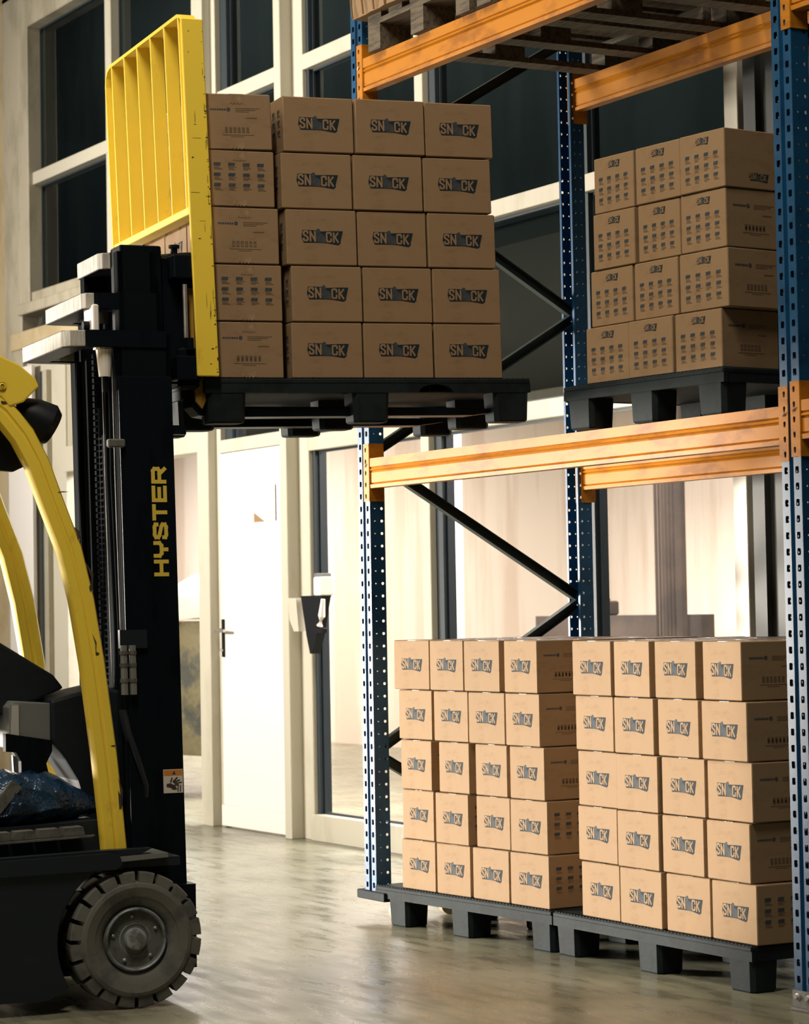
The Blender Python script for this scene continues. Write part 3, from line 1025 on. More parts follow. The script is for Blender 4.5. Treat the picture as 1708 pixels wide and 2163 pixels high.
# shelf stack: 3 wide, 4 high
C3 = ['leftmost', 'middle', 'rightmost']
S3 = [[(.105, .335), (.338, .567), (.569, .799)], [(.131, .357), (.365, .591), (.598, .836)],
      [(.155, .377), (.389, .604), (.611, .836)], [(.161, .378), (.387, .618), (.619, .840)]]
for r_ in range(4):
    for c_ in range(3):
        kind = 'D' if (r_ == 3 and c_ == 2) else 'C'
        x = sum(S3[r_][c_]) / 2
        sx = (S3[r_][c_][1] - S3[r_][c_][0] - .003) / BW
        z = .1525 + r_ * .1925
        y = .02 + BD / 2 + rb.uniform(-.004, .008)
        put_box(kind, P3 @ TR(x, y, z, rb.uniform(-.012, .012)) @ Matrix.Diagonal((sx, 1, 1, 1)), lab(C3[c_], ROW4[r_], 'shelf stack'), 'cartons of the shelf stack')
        for dd in (1, 2, 3):
            if c_ == 2 or (c_ == 0 and dd < 3):
                put_box(kind, P3 @ TR(x, y + dd * (BD + .008), z, rb.uniform(-.008, .008)) @ Matrix.Diagonal((sx, 1, 1, 1)),
                        'brown carton, %s row, %s, %s behind the front of shelf stack' % (ROW4[r_], C3[c_], ('first', 'second', 'third')[dd - 1]), 'cartons of the shelf stack')

# ------------------------------------------------------------------ the load on the forks
TH = R(83.14)
OX, OY = 1.4552, -.0750
TILT = R(0.9)
LOAD = TR(OX, OY, 2.045, TH, TILT)
PL = LOAD @ Matrix.Translation((-1.2, 0, -.15))
plastic_pallet(PL, 1.2, .80, 'dark plastic pallet lifted on the forks of the forklift', arch=True)
OFFS = [0, .004, -.010, -.020, -.006]
for r_ in range(5):
    for c_ in range(4):
        z = .0025 + r_ * .1945
        if c_ == 0:
            kind = 'E' if r_ % 2 == 0 else 'F'
            x = -1.161 + OFFS[r_] * .4 + .123 + (-.014 if r_ == 4 else 0) + (-.006 if r_ == 3 else 0)
            ry = R(-1.0) if r_ == 4 else R(.2)
            for dd in range(3):
                w = Matrix.Rotation(ry, 4, 'Y') if dd == 0 else Matrix.Identity(4)
                lb = lab('leftmost', ROW5[r_], 'stack on the forklift') if dd == 0 else 'brown carton, %s row, %s behind the forklift stack\'s leftmost column' % (ROW5[r_], ('first', 'second')[dd - 1])
                put_box(kind, LOAD @ Matrix.Translation((x, .012 + .128 + dd * .262, z)) @ w, lb, 'cartons of the stack on the forks')
        else:
            x = -.10 - .2625 * (3 - c_) - BW / 2 + OFFS[r_]
            put_box('A', LOAD @ TR(x, .014 + BD / 2 + rb.uniform(-.004, .006), z + (.002 if r_ == 4 else 0), rb.uniform(-.008, .008)),
                    lab(COLN[c_], ROW5[r_], 'stack on the forklift'), 'cartons of the stack on the forks')
            if c_ in (3,) or r_ == 0:
                for dd in (1, 2):
                    put_box('A', LOAD @ TR(x, .014 + BD / 2 + dd * (BD + .01), z, rb.uniform(-.008, .008)),
                            'brown carton, %s row, %s, %s behind the front of forklift stack' % (ROW5[r_], COLN[c_], ('first', 'second')[dd - 1]), 'cartons of the stack on the forks')


# ------------------------------------------------------------------ wooden pallets and wrapped load on the top beams
def wood_pallet(x0, y0, z0, L, D, label):
    e = empty('wooden_pallet', (x0, y0, z0), 0, label, 'pallet', 'wooden pallets on the top beams')
    for i in range(3):
        xx = [0, L / 2 - .05, L - .10][i]
        MB().box(xx, xx + .10, 0, D, 0, .022, 'wood').build('bottom_board', e)
        for j in range(3):
            yy = [0, D / 2 - .07, D - .14][j]
            MB().box(xx, xx + .10, yy, yy + .14, .022, .10, 'wood').build('block', e)
    for j in range(3):
        yy = [0, D / 2 - .07, D - .14][j]
        MB().box(0, L, yy, yy + .14, .10, .122, 'wood').build('stringer_board', e)
    for i in range(5):
        xx = (L - .11) * i / 4
        MB().box(xx, xx + .11, 0, D, .122, .144, 'wood').build('top_board', e)
    return e


ZU = ZB + 1.616
wood_pallet(.205, -.03, ZU, .80, 1.2, 'weathered wooden pallet at the left end of the top beams')
wood_pallet(1.06, -.03, ZU, .80, 1.2, 'weathered wooden pallet in the middle of the top beams')
wood_pallet(1.93, -.03, ZU, .80, 1.2, 'weathered wooden pallet at the right end of the top beams')
e = empty('wrapped_load', (.120, -.06, ZU + .146), 0, 'tan creased paper-wrapped load on the left top pallet', 'wrapped load')
mb = MB()
rw = random.Random(5)
rings = []
for iz in range(9):
    z = iz * .09
    ring = []
    for (a, b, n) in (((0, 0), (.78, 0), 14), ((.78, 0), (.78, 1.1), 10), ((.78, 1.1), (0, 1.1), 10), ((0, 1.1), (0, 0), 10)):
        for i in range(n):
            t = i / n
            ring.append((a[0] + (b[0] - a[0]) * t + rw.uniform(-.008, .008), a[1] + (b[1] - a[1]) * t + rw.uniform(-.008, .008), z))
    rings.append(ring)
mb.loft(rings, 'card')
mb.build('carton_body', e)
st = MB()
for i in range(9):
    x = .03 + i * .09
    st.tube([(x, -.010, 0), (x - .012, -.016, .12), (x + .01, -.012, .3), (x, -.010, .72)], .004, 'flap', 5)
st.build('paper_creases', e)
MB().cbox(.76, .80, -.02, .0, 0, .7, 'wood', .003).build('edge_board', e)

# ------------------------------------------------------------------ forklift
FC = (-1.555, -.20)    # axle centre in load frame (f, n)
Fv = Vector((math.cos(TH), math.sin(TH), 0))
Nv = Vector((math.sin(TH), -math.cos(TH), 0))
ORG = Vector((OX, OY, 0)) + Fv * FC[0] + Nv * FC[1]
truck = empty('forklift', tuple(ORG), TH, 'black and yellow forklift lifting the stack of cartons at the left', 'forklift')


def L_(f, n, z):
    return (f - FC[0], -(n - FC[1]), z)


class FB(MB):
    """mesh builder in load-frame coordinates (f forward, n toward the camera, z up)"""
    tilt = 0.0

    def build(self, name, parent=None, **k_):
        self.v = [L_(a + self.tilt * (1.9 - c), b, c) for a, b, c in self.v]
        self.f = [list(reversed(f)) for f in self.f]
        return MB.build(self, name, parent or truck, **k_)


def TB():
    t = FB()
    t.tilt = math.tan(R(1.0))
    return t


# wheels
def wheel(nout, s, name='front_wheel'):
    """nout outer face position, s=+1 outer side toward camera"""
    c = Vector((-1.555, nout, .216))
    RAD = .214
    t = FB()
    n = 72
    prof = [(-.06, .10), (-.05, .128), (-.004, .136), (.004, .165), (.001, .176), (-.004, .180), (-.016, .183), (-.15, .183), (-.165, .172), (-.165, .10)]
    t.lathe((c.x, c.y, c.z), (0, s, 0), prof, 'rubber', n)
    # raised side ring
    # tread lugs
    nl = 20
    for i in range(nl):
        a0 = 2 * math.pi * (i + .06) / nl
        a1 = 2 * math.pi * (i + .84) / nl
        for (q0, q1, sh_) in ((-.082, -.004, 0), (-.162, -.086, .5)):
            rings_ = []
            for aa in (a0, (a0 * 2 + a1) / 3, (a0 + a1 * 2) / 3, a1):
                aa += sh_ * 2 * math.pi / nl
                ca, sa = math.cos(aa), math.sin(aa)
                rings_.append([(c.x + ca * rr, c.y + s * qq, c.z + sa * rr) for (rr, qq) in ((.176, q1 if sh_ == 0 else q1), (RAD - .004, q1 - .004), (RAD, q1 - .010), (RAD, q0 + .008), (.176, q0))])
            t.loft(rings_, 'rubber')
    wo = t.build(name, smooth=False)
    r_ = FB()
    r_.lathe((c.x, c.y, c.z), (0, s, 0), [(-.03, .142), (-.006, .138), (-.012, .120), (-.022, .108), (-.030, .104), (-.020, .101), (-.012, .096), (-.016, .090), (-.042, .086), (-.046, .05)], 'rubber', 56)
    r_.build('inner_bead', wo, smooth=True)
    r_ = FB()
    r_.lathe((c.x, c.y, c.z), (0, s, 0), [(-.046, .100), (-.014, .100), (-.010, .0955), (-.014, .091), (-.040, .088), (-.045, .060), (-.030, .052), (-.028, .047), (-.040, .044), (-.04, .0)], 'rim', 56)
    ro = r_.build('rim', wo, smooth=True)
    h_ = FB()
    h_.lathe((c.x, c.y, c.z), (0, s, 0), [(-.04, .037), (-.016, .035), (-.008, .033), (-.006, .029), (-.006, .0)], 'hub', 40)
    h_.build('hub_cap', ro, smooth=True)
    for i in range(5):
        a = math.pi / 2 + .12 - i * 2 * math.pi / 5
        px, pz = c.x + .073 * math.cos(a), c.z + .073 * math.sin(a)
        b_ = FB()
        b_.lathe((px, c.y - s * .043, pz), (0, s, 0), [(0, .011), (.007, .011), (.008, .007), (.018, .006), (.020, .003)], 'hub', 8)
        b_.build('lug_nut', ro, smooth=False)
    v_ = FB()
    v_.lathe((c.x - .012, c.y - s * .0425, c.z - .080), (0, s, 0), [(0, .011), (.001, .011)], 'black', 12)
    v_.build('vent_hole', ro)
    # children were parented with load-frame coords -> all share the truck origin
    return wo


wheel(.338, 1)
wheel(-.738, -1)

# chassis side, step, fender
b = FB()
arch = [(-1.80, .06)] + [(-1.555 + .262 * math.cos(a), .216 + .262 * math.sin(a)) for a in [R(205 - 9 * i) for i in range(13)]]
side = [(-3.3, .045), (-1.84, .045)] + [(-1.555 + .255 * math.cos(R(a)), .216 + .255 * math.sin(R(a))) for a in range(212, 84, -8)] + [(-1.50, .50), (-1.64, .50), (-3.3, .46)]
b.prism([(p[0], p[1]) for p in side], 'y', .28, .325, 'body')
b.prism([(p[0], p[1]) for p in side], 'y', -.725, -.68, 'body')
b.box(-3.3, -1.80, -.68, .28, .08, .44, 'body')
b.build('chassis')
b = FB()
b.prism([(-3.3, .452), (-1.645, .492), (-1.61, .485), (-1.60, .455), (-1.62, .440), (-3.3, .415)], 'y', .318, .340, 'body')
b.build('step_rail')
b = FB()
b.prism([(-3.2, .40), (-1.63, .42), (-1.63, .585), (-3.2, .54)], 'y', -.70, .20, 'body')
b.build('floor_pan')
b = FB()
for i in range(16):
    x = -1.70 - i * .078
    b.prism([(x - .074, .545 + (x + 1.7) * .03), (x, .545 + (x + 1.7) * .03 + .002), (x - .006, .573 + (x + 1.7) * .03), (x - .068, .571 + (x + 1.7) * .03)], 'y', .10, .262, 'matgrey')
b.prism([(-2.95, .50), (-1.68, .54), (-1.67, .546), (-2.95, .508)], 'y', .255, .275, 'matgrey')
b.build('floor_mat')
b = FB()
b.box(-1.80, -1.30, -.56, .14, .09, .36, 'mast')
b.box(-1.62, -1.40, .12, .30, .44, .468, 'body')
b.prism([(-1.625, .462), (-1.45, .470), (-1.45, .484), (-1.625, .478)], 'y', .10, .335, 'greypl')
b.build('axle_housing')
# counterweight and seat (mostly out of frame)
b = FB()
b.prism([(-3.35, .12), (-2.55, .12), (-2.50, .46), (-2.45, .95), (-2.6, 1.0), (-3.3, .92), (-3.42, .5)], 'y', -.72, .32, 'yellow')
b.build('counterweight', bevel=.03)
b = FB()
b.prism([(-2.75, .98), (-2.28, .95), (-2.26, 1.06), (-2.72, 1.08), (-2.80, 1.5), (-2.9, 1.5)], 'y', -.42, .02, 'black')
b.build('seat', bevel=.02)
# rear wheels small
for nn_ in (.28, -.68):
    b = FB()
    s = 1 if nn_ > 0 else -1
    b.lathe((-2.95, nn_, .19), (0, s, 0), [(-.14, .10), (-.14, .19), (-.0, .19), (0, .10)], 'rubber', 36)
    b.build('rear_wheel', smooth=True)

# cowl / dashboard block
b = FB()
b.prism([(-1.735, .83), (-1.69, .77), (-1.648, .70), (-1.625, .62), (-1.64, .52), (-1.50, .52), (-1.50, .99), (-1.56, 1.005), (-1.66, .985), (-1.735, .965)], 'y', -.30, -.02, 'body')
b.build('front_cowl', bevel=.012)
b = FB()
b.prism([(-1.872, .81), (-1.735, .82), (-1.735, .955), (-1.855, .965), (-1.872, .945)], 'y', -.30, -.03, 'greypl')
b.prism([(-1.875, .84), (-1.838, .84), (-1.838, .955), (-1.868, .955)], 'y', -.06, -.022, 'lens')
b.build('instrument_box', bevel=.004)
b = FB()
b.prism([(-1.96, .912), (-1.831, .908), (-1.765, .903), (-1.760, .83), (-1.821, .838), (-1.93, .80)], 'y', -.34, -.30, 'white')  # white stands for the light falling on this bracket
b.build('pale_bracket')
b = FB()
b.prism([(-1.80, .775), (-1.770, .765), (-1.764, .751), (-1.765, .664), (-1.794, .673)], 'y', -.31, -.29, 'white')  # brightness of the lit strut is put into the white
b.build('pale_strut')
b = FB()
b.prism([(-1.888, .862), (-1.735, .835), (-1.735, .80), (-1.755, .76), (-1.745, .72), (-1.760, .70), (-1.836, .684), (-1.838, .77), (-1.855, .800), (-1.888, .803)], 'y', -.05, -.01, 'mast')
b.build('pedal_housing')
b = FB()
b.prism([(-1.62, .74), (-1.585, .725), (-1.549, .676), (-1.537, .611), (-1.546, .547), (-1.587, .557), (-1.616, .598)], 'y', -.37, -.35, 'white')  # light caught by the guard, painted as white
b.build('pale_guard')
# steering column cover
b = FB()
b.prism([(-2.20, 1.34), (-2.10, 1.32), (-1.90, 1.17), (-1.70, 1.045), (-1.665, 1.0), (-1.70, .985), (-1.82, .94), (-2.0, .86), (-2.14, .90)], 'y', -.34, -.12, 'body')
b.build('steering_column', bevel=.01)
b = FB()
cc = Vector((-2.16, -.22, 1.36))
ax = Vector((-.55, 0, .83)).normalized()
u_ = Vector((0, 1, 0))
w__ = ax.cross(u_)
ringp = [cc + .17 * (math.cos(2 * math.pi * i / 32) * u_ + math.sin(2 * math.pi * i / 32) * w__) for i in range(33)]
b.tube(ringp, .014, 'black', 10)
b.cyl(cc - ax * .06, cc, .03, 'black')
for i in range(3):
    b.tube([cc, ringp[i * 11 % 32]], .010, 'black', 6)
b.build('steering_wheel', smooth=True)
# blue film bag and strap on the floor: things of their own
bag = FB()
ringsb = []
rk = random.Random(9)
for i in range(15):
    f_ = -2.20 + i * .042
    t_ = math.sin(math.pi * min(1, max(0, (i + .6) / 15.5)))
    h0 = .14 * t_ + .01
    zc = .575 + .5 * h0 + (f_ + 1.9) * .10
    ringsb.append([(f_, .06 + (.12 * t_ + .01) * math.cos(a * math.pi / 9) * (1 + rk.uniform(-.14, .14)), zc + h0 * .62 * math.sin(a * math.pi / 9) * (1 + rk.uniform(-.18, .18))) for a in range(18)])
bag.loft(ringsb, 'bag')
bag.v = [tuple(ORG + Fv * (a - FC[0]) + Nv * (b_ - FC[1]) + Vector((0, 0, c))) for a, b_, c in bag.v]
bo = MB.build(bag, 'plastic_bag', smooth=True)
tag(bo, 'crumpled dark blue plastic bag lying on the forklift floor', 'bag')
st = FB()
st.prism([(-2.02, .59), (-1.99, .58), (-1.885, .70), (-1.915, .725)], 'y', .185, .195, 'matgrey')
st.build('seat_belt')
b = FB()
b.prism([(-1.775, .60), (-1.70, .60), (-1.634, .632), (-1.652, .680), (-1.69, .664), (-1.775, .635)], 'y', .0, .05, 'black')
b.build('pedal', bevel=.006)

# overhead guard legs: swept profile with a groove, yellow
def guard_leg(nc, name='guard_leg', chips=True):
    path = [(-1.598, .435), (-1.612, .60), (-1.632, .80), (-1.668, 1.09), (-1.700, 1.29), (-1.738, 1.45), (-1.795, 1.60), (-1.838, 1.72), (-1.885, 1.81), (-1.945, 1.885), (-2.03, 1.95), (-2.14, 2.0), (-2.5, 2.06), (-3.05, 2.09)]
    b = FB()
    hw, dp = .040, .045
    rings_ = []
    for i, p in enumerate(path):
        q0, q1 = path[max(0, i - 1)], path[min(len(path) - 1, i + 1)]
        d_ = Vector((q1[0] - q0[0], q1[1] - q0[1])).normalized()
        nr = Vector((d_.y, -d_.x))        # toward front
        pr = [(-1.0, -.6), (-1.0, .45), (-.78, .95), (-.12, 1.0), (-.02, .82), (.12, .82), (.22, 1.0), (.82, .95), (1.0, .4), (1.0, -.6), (.8, -1), (-.8, -1)]
        rings_.append([(p[0] + nr.x * hw * a, nc + dp * c_ * .6, p[1] + nr.y * hw * a) for a, c_ in pr])
    b.loft(rings_, 'yellow')
    if chips:
        for (i, a, c_, ww, hh) in ((4, .7, .97, .012, .02), (4, .85, .85, .006, .09), (5, .8, .95, .01, .04), (3, .3, .98, .01, .012), (3, .25, .98, .003, .07), (2, .6, .98, .014, .004), (2, .55, .98, .012, .004), (1, .6, .98, .010, .06), (1, .75, .97, .006, .10), (0, .5, .99, .018, .03), (9, .3, .98, .02, .012), (10, .0, .86, .07, .006), (11, .1, .9, .06, .006), (6, .8, .95, .03, .004)):
            p = path[i]
            q = path[i + 1]
            d_ = Vector((q[0] - p[0], q[1] - p[1])).normalized()
            nr = Vector((d_.y, -d_.x))
            x, z = p[0] + nr.x * hw * a + d_.x * .02, p[1] + nr.y * hw * a + d_.y * .02
            b.prism([(x, z), (x + ww * .6, z + hh * .1), (x + ww, z + hh * .6), (x + ww * .3 + d_.x * hh, z + hh), (x - ww * .2, z + hh * .5)], 'y', nc + dp * .6 - .002, nc + dp * .6 + .0006, 'chip')
    return b.build(name, smooth=True)


guard_leg(.245)
guard_leg(-.545, chips=False)
b = FB()
b.prism([(-2.16, 2.10), (-1.99, 2.075), (-1.90, 2.035), (-1.845, 1.99), (-1.835, 1.965), (-1.885, 1.915), (-1.93, 1.90), (-1.955, 1.93), (-2.02, 1.955), (-2.16, 1.99)], 'y', .235, .275, 'yellow')
b.prism([(-2.10, 2.09), (-1.96, 2.055), (-1.90, 2.02), (-1.96, 2.01), (-2.10, 2.05)], 'y', -.54, .235, 'yellow')
b.lathe((-1.955, .275, 1.965), (0, 1, 0), [(0, .013), (.003, .013), (.0035, .008), (.006, .007)], 'chip', 12)
b.build('guard_front_rail', bevel=.006)
for i in range(6):
    b = FB()
    nn_ = -.44 + i * .118
    b.prism([(-3.0, 2.09), (-2.08, 2.06), (-2.08, 2.08), (-3.0, 2.115)], 'y', nn_, nn_ + .02, 'yellow')
    b.build('guard_bar')
# work lamp under the guard
b = FB()
lc = Vector((-1.825, .20, 1.855))
b.loft([b.ring(lc + Vector((-.075, 0, .05)), (1, 0, -.35), (0, 1, 0), .035), b.ring(lc + Vector((-.02, 0, .022)), (1, 0, -.55), (0, 1, 0), .062), b.ring(lc + Vector((.030, 0, -.006)), (1, 0, -.55), (0, 1, 0), .072), b.ring(lc + Vector((.052, 0, -.018)), (1, 0, -.55), (0, 1, 0), .055)], 'black')
lamp = b.build('work_lamp', smooth=True)
b = FB()
b.prism([(-1.90, 1.925), (-1.82, 1.915), (-1.80, 1.89), (-1.85, 1.87), (-1.90, 1.89)], 'y', .17, .23, 'mast')
b.build('lamp_bracket', lamp)
b = FB()
b.prism([(-2.2, 1.93), (-2.03, 1.905), (-1.93, 1.83), (-1.868, 1.715), (-1.90, 1.70), (-2.2, 1.725)], 'y', .16, .19, 'black')
b.build('side_visor')

# mast: three nested channel pairs
def channel(n0, s, f0, f1, z0, z1, w, m='mastdull'):
    t = TB()
    a, c_ = (n0, n0 + s * .012)
    t.box(f0, f1, min(a, c_), max(a, c_), z0, z1, m)
    for (p, q) in ((f0, f0 + .016), (f1 - .016, f1)):
        t.box(p, q, min(n0, n0 + s * w), max(n0, n0 + s * w), z0, z1, m)
    return t


for s, n0 in ((-1, .10), (1, -.50)):
    channel(n0, s, -1.528, -1.346, .09, 2.16, .06).build('outer_channel')
    channel(n0 + s * .03, s, -1.505, -1.365, .5, 2.30, .05).build('middle_channel')
    channel(n0 + s * .06, s, -1.50, -1.375, .9, 2.44, .05).build('inner_channel')


def crossbar(fb, nL, nR, z0, z1, ff, ch, name):
    t = TB()
    pts = [(fb, nL + .01), (fb, nR - ch), (fb + ch * .35, nR - ch * .25), (fb + ch * 1.6, nR), (ff, nR), (ff, nR - .06), (fb + .08, nR - .09), (fb + .08, nL + .06), (ff, nL + .05), (ff, nL), (fb + ch, nL)]
    t.prism(pts, 'z', z0, z1, 'cross')
    # dark skins put the shade of the flanks into the colour
    t2 = TB()
    t2.prism([(fb + ch * 1.2, nR - .001), (fb + ch * 1.6, nR + .0015), (ff, nR + .0015), (ff, nR - .001)], 'z', z0 - .001, z1 + .001, 'mast')
    t2.prism([(fb + .003, nL + .012), (fb + .003, nR - ch * 1.1), (fb + ch * 1.6, nR - .004), (ff, nR - .004), (ff, nR - .06), (fb + .08, nR - .09), (fb + .08, nL + .06), (ff, nL + .05), (ff, nL + .002), (fb + ch, nL + .002)], 'z', z0 - .002, z1 + .002, 'mast')
    o = t.build(name, bevel=.003)
    t2.build('painted_flank', o)
    return o


crossbar(-1.70, -.50, .105, 2.116, 2.168, -1.36, .055, 'outer_crossbar')
crossbar(-1.625, -.46, .06, 2.246, 2.296, -1.365, .03, 'middle_crossbar')
crossbar(-1.505, -.47, -.16, 2.408, 2.462, -1.375, .03, 'inner_crossbar')
# cylinders, chains, hoses between the channels
for n0 in (-.38, -.02):
    t = TB()
    t.cyl((-1.44, n0, .15), (-1.44, n0, 1.95), .040, 'mastdull', 20)
    t.build('lift_cylinder', smooth=True)
    t = TB()
    t.cyl((-1.40, n0, 1.95), (-1.40, n0, 2.40), .012, 'mast', 16)
    t.build('cylinder_rod', smooth=True)
t = TB()
t.cyl((-1.39, -.20, .3), (-1.39, -.20, 1.9), .052, 'mast', 20)
t.box(-1.49, -1.39, -.30, -.10, .25, 1.85, 'mastdull')
t.build('free_lift_cylinder', smooth=True)
for n0 in (-.285, -.125):
    t = TB()
    for i in range(70):
        z = .75 + i * .021
        t.box(-1.507, -1.497, n0 - .012, n0 + .012, z, z + .015, 'mastdull')
    t.build('lift_chain')
for n0, f0, r_ in ((-.07, -1.52, .007), (.03, -1.535, .006), (.055, -1.515, .008), (-.44, -1.52, .006)):
    t = TB()
    t.tube([(f0, n0, 2.12), (f0 - .004, n0 + .003, 1.7), (f0 + .004, n0 + .01, 1.2), (f0, n0 + .012, .62)], r_, 'mastdull', 8)
    t.build('hydraulic_hose', smooth=True)
for n0 in (-.063, .06):
    t = TB()
    t.tube([(-1.535, n0, 2.10), (-1.535, n0, 1.60), (-1.532, n0 + .004, 1.0)], .0022, 'steel', 6)  # bright tubes stand in for light showing through the mast
    t.build('steel_line')
# brackets
t = TB()
t.cbox(-1.60, -1.58, -.035, .085, 2.168, 2.256, 'white', .004)
t.cyl((-1.62, .025, 2.19), (-1.58, .025, 2.19), .016, 'mast', 12)
t.build('anchor_plate')
t = TB()
t.cyl((-1.56, .06, 2.02), (-1.56, .06, 2.11), .020, 'white', 14, .028)
t.cyl((-1.56, .06, 1.97), (-1.56, .06, 2.02), .012, 'mast', 10)
t.cyl((-1.56, .06, 2.108), (-1.56, .06, 2.116), .036, 'steel', 14)
t.build('chain_anchor')
t = TB()
t.cbox(-1.572, -1.515, .095, .125, 1.785, 1.812, 'matgrey', .004)
t.build('hose_clamp')
t = TB()
t.box(-1.552, -1.46, .10, .12, 1.13, 1.19, 'body')
t.build('hose_clamp')
t = TB()
for f0 in (-1.542, -1.513):
    t.cyl((f0, .125, .98), (f0, .125, 1.14), .012, 'greypl', 10)
    for z in (1.02, 1.07, 1.11):
        t.cyl((f0, .125, z), (f0, .125, z + .012), .0145, 'matgrey', 8)
t.build('hose_fittings')
t = TB()
t.box(-1.52, -1.49, -.56, -.50, 1.20, 1.26, 'mast')
t.box(-1.50, -1.49, -.545, -.50, 1.26, 1.38, 'mast')
t.build('tilt_sensor_bracket')
for n0 in (.07, .10):
    t = TB()
    t.tube([(-1.54, n0, .93), (-1.53, n0 + .01, .86), (-1.50, n0 + .02, .76), (-1.475, n0 + .01, .68), (-1.472, n0 - .02, .60)], .010, 'body', 8)
    t.build('looped_hose', smooth=True)
# side plate carrying the name and the sticker
t = TB()
t.prism([(-1.528, .09), (-1.346, .09), (-1.346, 2.02), (-1.528, 2.02)], 'y', .100, .106, 'mast')
plate = t.build('mast_side_plate', bevel=.002)
t = TB()
x0 = -1.4265
for i, ch in enumerate('HYSTER'):
    w = .0545
    letter(t, ch, (x0 + .0515, .106, 1.363 + i * .0608), (0, 0, 1), (-1, 0, 0), w, .0515, .0125, -.0012, 'decal')
to = t.build('name_decal', plate)
t = TB()
t.box(-1.416, -1.350, .106, .1075, .655, .732, 'stwhite')
t.box(-1.414, -1.352, .1075, .1080, .712, .730, 'storange')
sx = -1.414
t.add([(sx + a, .1083, .657 + b_) for a, b_ in ((.008, .028), (.022, .030), (.036, .022), (.044, .010), (.030, .008), (.020, .016), (.008, .018))], [tuple(range(7))], 'chip')
for (a0, b0, a1, b1) in ((.030, .034, .052, .042), (.034, .030, .058, .034), (.028, .036, .044, .050), (.020, .034, .026, .050), (.044, .004, .046, .024), (.052, .004, .054, .024), (.022, .024, .048, .026)):
    t.prism([(sx + a0, .657 + b0), (sx + a1, .657 + b1), (sx + a1 + .003, .657 + b1 - .003), (sx + a0 + .003, .657 + b0 - .004)], 'y', .1078, .1084, 'chip')
t.prism([(sx + .028, .716), (sx + .040, .716), (sx + .034, .727)], 'y', .1082, .1087, 'chip')
t.build('warning_sticker', plate)
t = TB()
t.box(-1.345, -1.30, .06, .10, 1.83, 1.86, 'mast')
t.build('stop_block')
# top block of the inner stage, tilt cylinder with cap, carriage
t = TB()
t.cbox(-1.468, -1.325, -.16, -.04, 2.0, 2.474, 'mast', .004)
t.box(-1.41, -1.39, -.44, -.05, 1.88, 2.42, 'mast')
t.cbox(-1.358, -1.33, -.14, -.06, 2.12, 2.36, 'mast', .004)
t.build('mast_head')
t = TB()
t.cyl((-1.34, -.10, 2.415), (-1.20, -.12, 2.432), .036, 'mast', 20)
t.cyl((-1.258, -.11, 2.43), (-1.258, -.11, 2.478), .011, 'mast', 14)
t.cyl((-1.258, -.11, 2.478), (-1.258, -.11, 2.488), .019, 'mast', 16)
t.build('sideshift_valve', smooth=True)
t = TB()
t.cbox(-1.30, -1.215, -.72, .02, 2.36, 2.44, 'mast', .004)
t.cbox(-1.30, -1.215, -.72, .02, 2.02, 2.10, 'mast', .004)
t.cbox(-1.345, -1.20, -.16, -.06, 2.02, 2.44, 'mast', .006)
t.cbox(-1.345, -1.20, -.66, -.60, 1.93, 2.44, 'mast', .006)
t.cbox(-1.285, -1.215, -.04, .0, 1.99, 2.13, 'mast', .010)
t.build('carriage')
t = TB()
t.cbox(-1.222, -1.205, -.03, .010, 2.02, 2.42, 'body', .002)
t.build('carriage_plate')
t = TB()
t.cyl((-1.262, .01, 2.16), (-1.262, .01, 2.34), .008, 'steel', 10)
t.cyl((-1.25, .01, 2.12), (-1.25, .01, 2.16), .014, 'mast', 10)
t.build('guide_rod', smooth=True)
# forks
for n0 in (-.10, -.60):
    t = TB()
    pts = [(-1.235, 2.44), (-1.195, 2.44), (-1.190, 2.00), (-1.180, 1.955), (-1.150, 1.937), (-.20, 1.945), (-.10, 1.932), (-.20, 1.918), (-1.165, 1.900), (-1.205, 1.905), (-1.232, 1.935)]
    t.tilt = 0.0
    t.prism(pts, 'y', n0 - .05, n0 + .05, 'mast')
    fo = t.build('fork', bevel=.004)
t = TB()
t.prism([(-1.236, 2.335), (-1.212, 2.335), (-1.208, 2.11), (-1.234, 2.10)], 'y', -.05, -.035, 'amber')
t.prism([(-1.228, 2.03), (-1.195, 2.035), (-1.185, 1.955), (-1.20, 1.925), (-1.222, 1.95)], 'y', -.045, -.03, 'amber')
t.build('fork_guard', bevel=.003)

# load backrest
BT = math.tan(R(2.0))


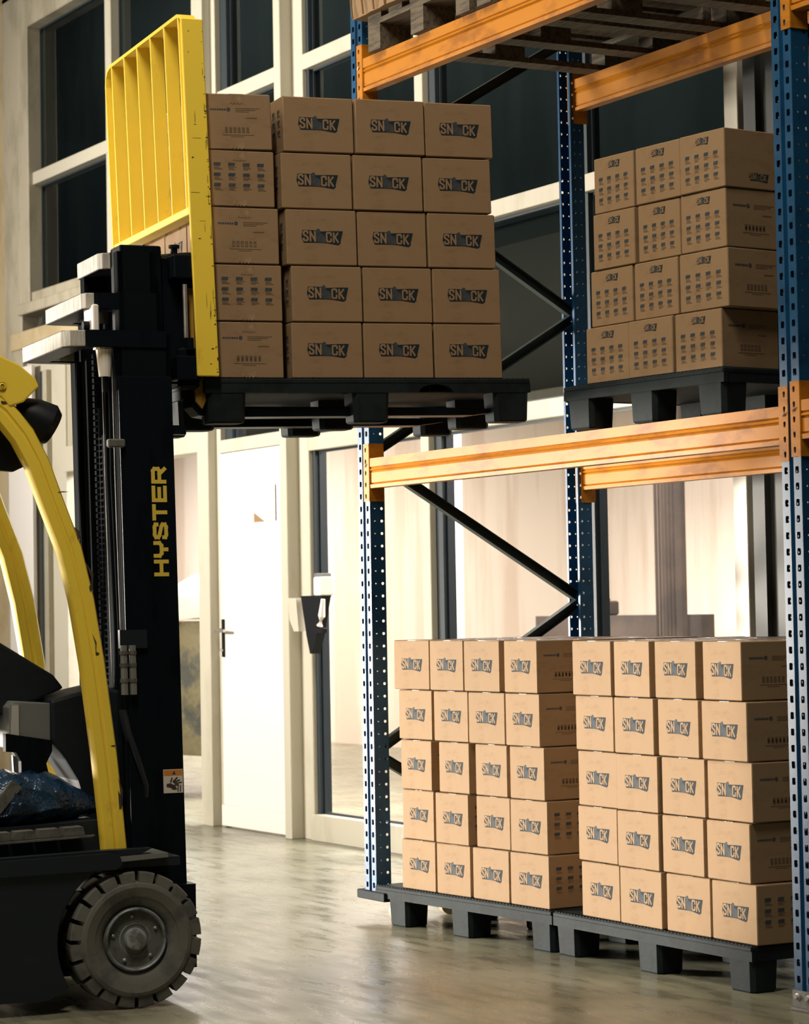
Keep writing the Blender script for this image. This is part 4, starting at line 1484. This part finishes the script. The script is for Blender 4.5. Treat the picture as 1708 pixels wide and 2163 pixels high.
class BB(FB):
    def build(self, name, parent=None, **k_):
        self.v = [(a - BT * (c - 2.03), b, c) for a, b, c in self.v]
        return FB.build(self, name, parent, **k_)


br = empty('load_backrest', (0, 0, 0))
br.parent = truck
NR, NLft = .035, -.945
bk = BB()
# bent flat-bar frame: left post, rounded corner, top bar, rounded corner
fa, fb_ = -1.232, -1.182
path = [(NLft, 2.52), (NLft, 3.19), (NLft + .010, 3.225), (NLft + .035, 3.250), (NLft + .075, 3.260), (NR - .06, 3.260), (NR - .025, 3.252), (NR - .005, 3.232), (NR, 3.20)]
th_ = .012
outer = path
inner = []
for i, p in enumerate(path):
    q0, q1 = path[max(0, i - 1)], path[min(len(path) - 1, i + 1)]
    d_ = Vector((q1[0] - q0[0], q1[1] - q0[1])).normalized()
    inner.append((p[0] + d_.y * th_, p[1] - d_.x * th_))
for i in range(len(path) - 1):
    quad = [outer[i], outer[i + 1], inner[i + 1], inner[i]]
    bk.prism(quad, 'x', fa, fb_, 'yellow')
bk.build('frame_bar', br)
bk = BB()
bk.cbox(fa - .004, fb_ + .022, NR - .012, NR + .002, 2.03, 3.235, 'yellow', .003)
ch = bk
rc = random.Random(21)
for i in range(70):
    z = rc.uniform(2.04, 3.2)
    f0 = rc.choice([rc.uniform(fa, fb_ + .01), fb_ + .016, fb_ + .012])
    w, h = rc.uniform(.002, .010), rc.uniform(.002, .007)
    if rc.random() < .3:
        w, h = rc.uniform(.001, .002), rc.uniform(.015, .06)
    elif rc.random() < .3:
        w, h = rc.uniform(.015, .04), rc.uniform(.001, .002)
    w = min(w, fb_ + .021 - f0)
    ch.prism([(f0, z), (f0 + w, z + h * .2), (f0 + w * .8, z + h), (f0 + w * .1, z + h * .7)], 'y', NR + .0018, NR + .0026, 'chip')
ch.build('side_post', br)
for n0 in (-.85, -.683, -.515, -.348, -.18, -.015):
    bk = BB()
    bk.cbox(fa, fb_ - .002, n0 - .005, n0 + .005, 2.60, 3.25, 'yellow', .0015)
    bk.build('slat', br)
bk = BB()
bk.cbox(fa - .004, fb_, NLft + .04, NR - .012, 2.575, 2.60, 'yellow', .002)
bk.build('lower_rail', br)
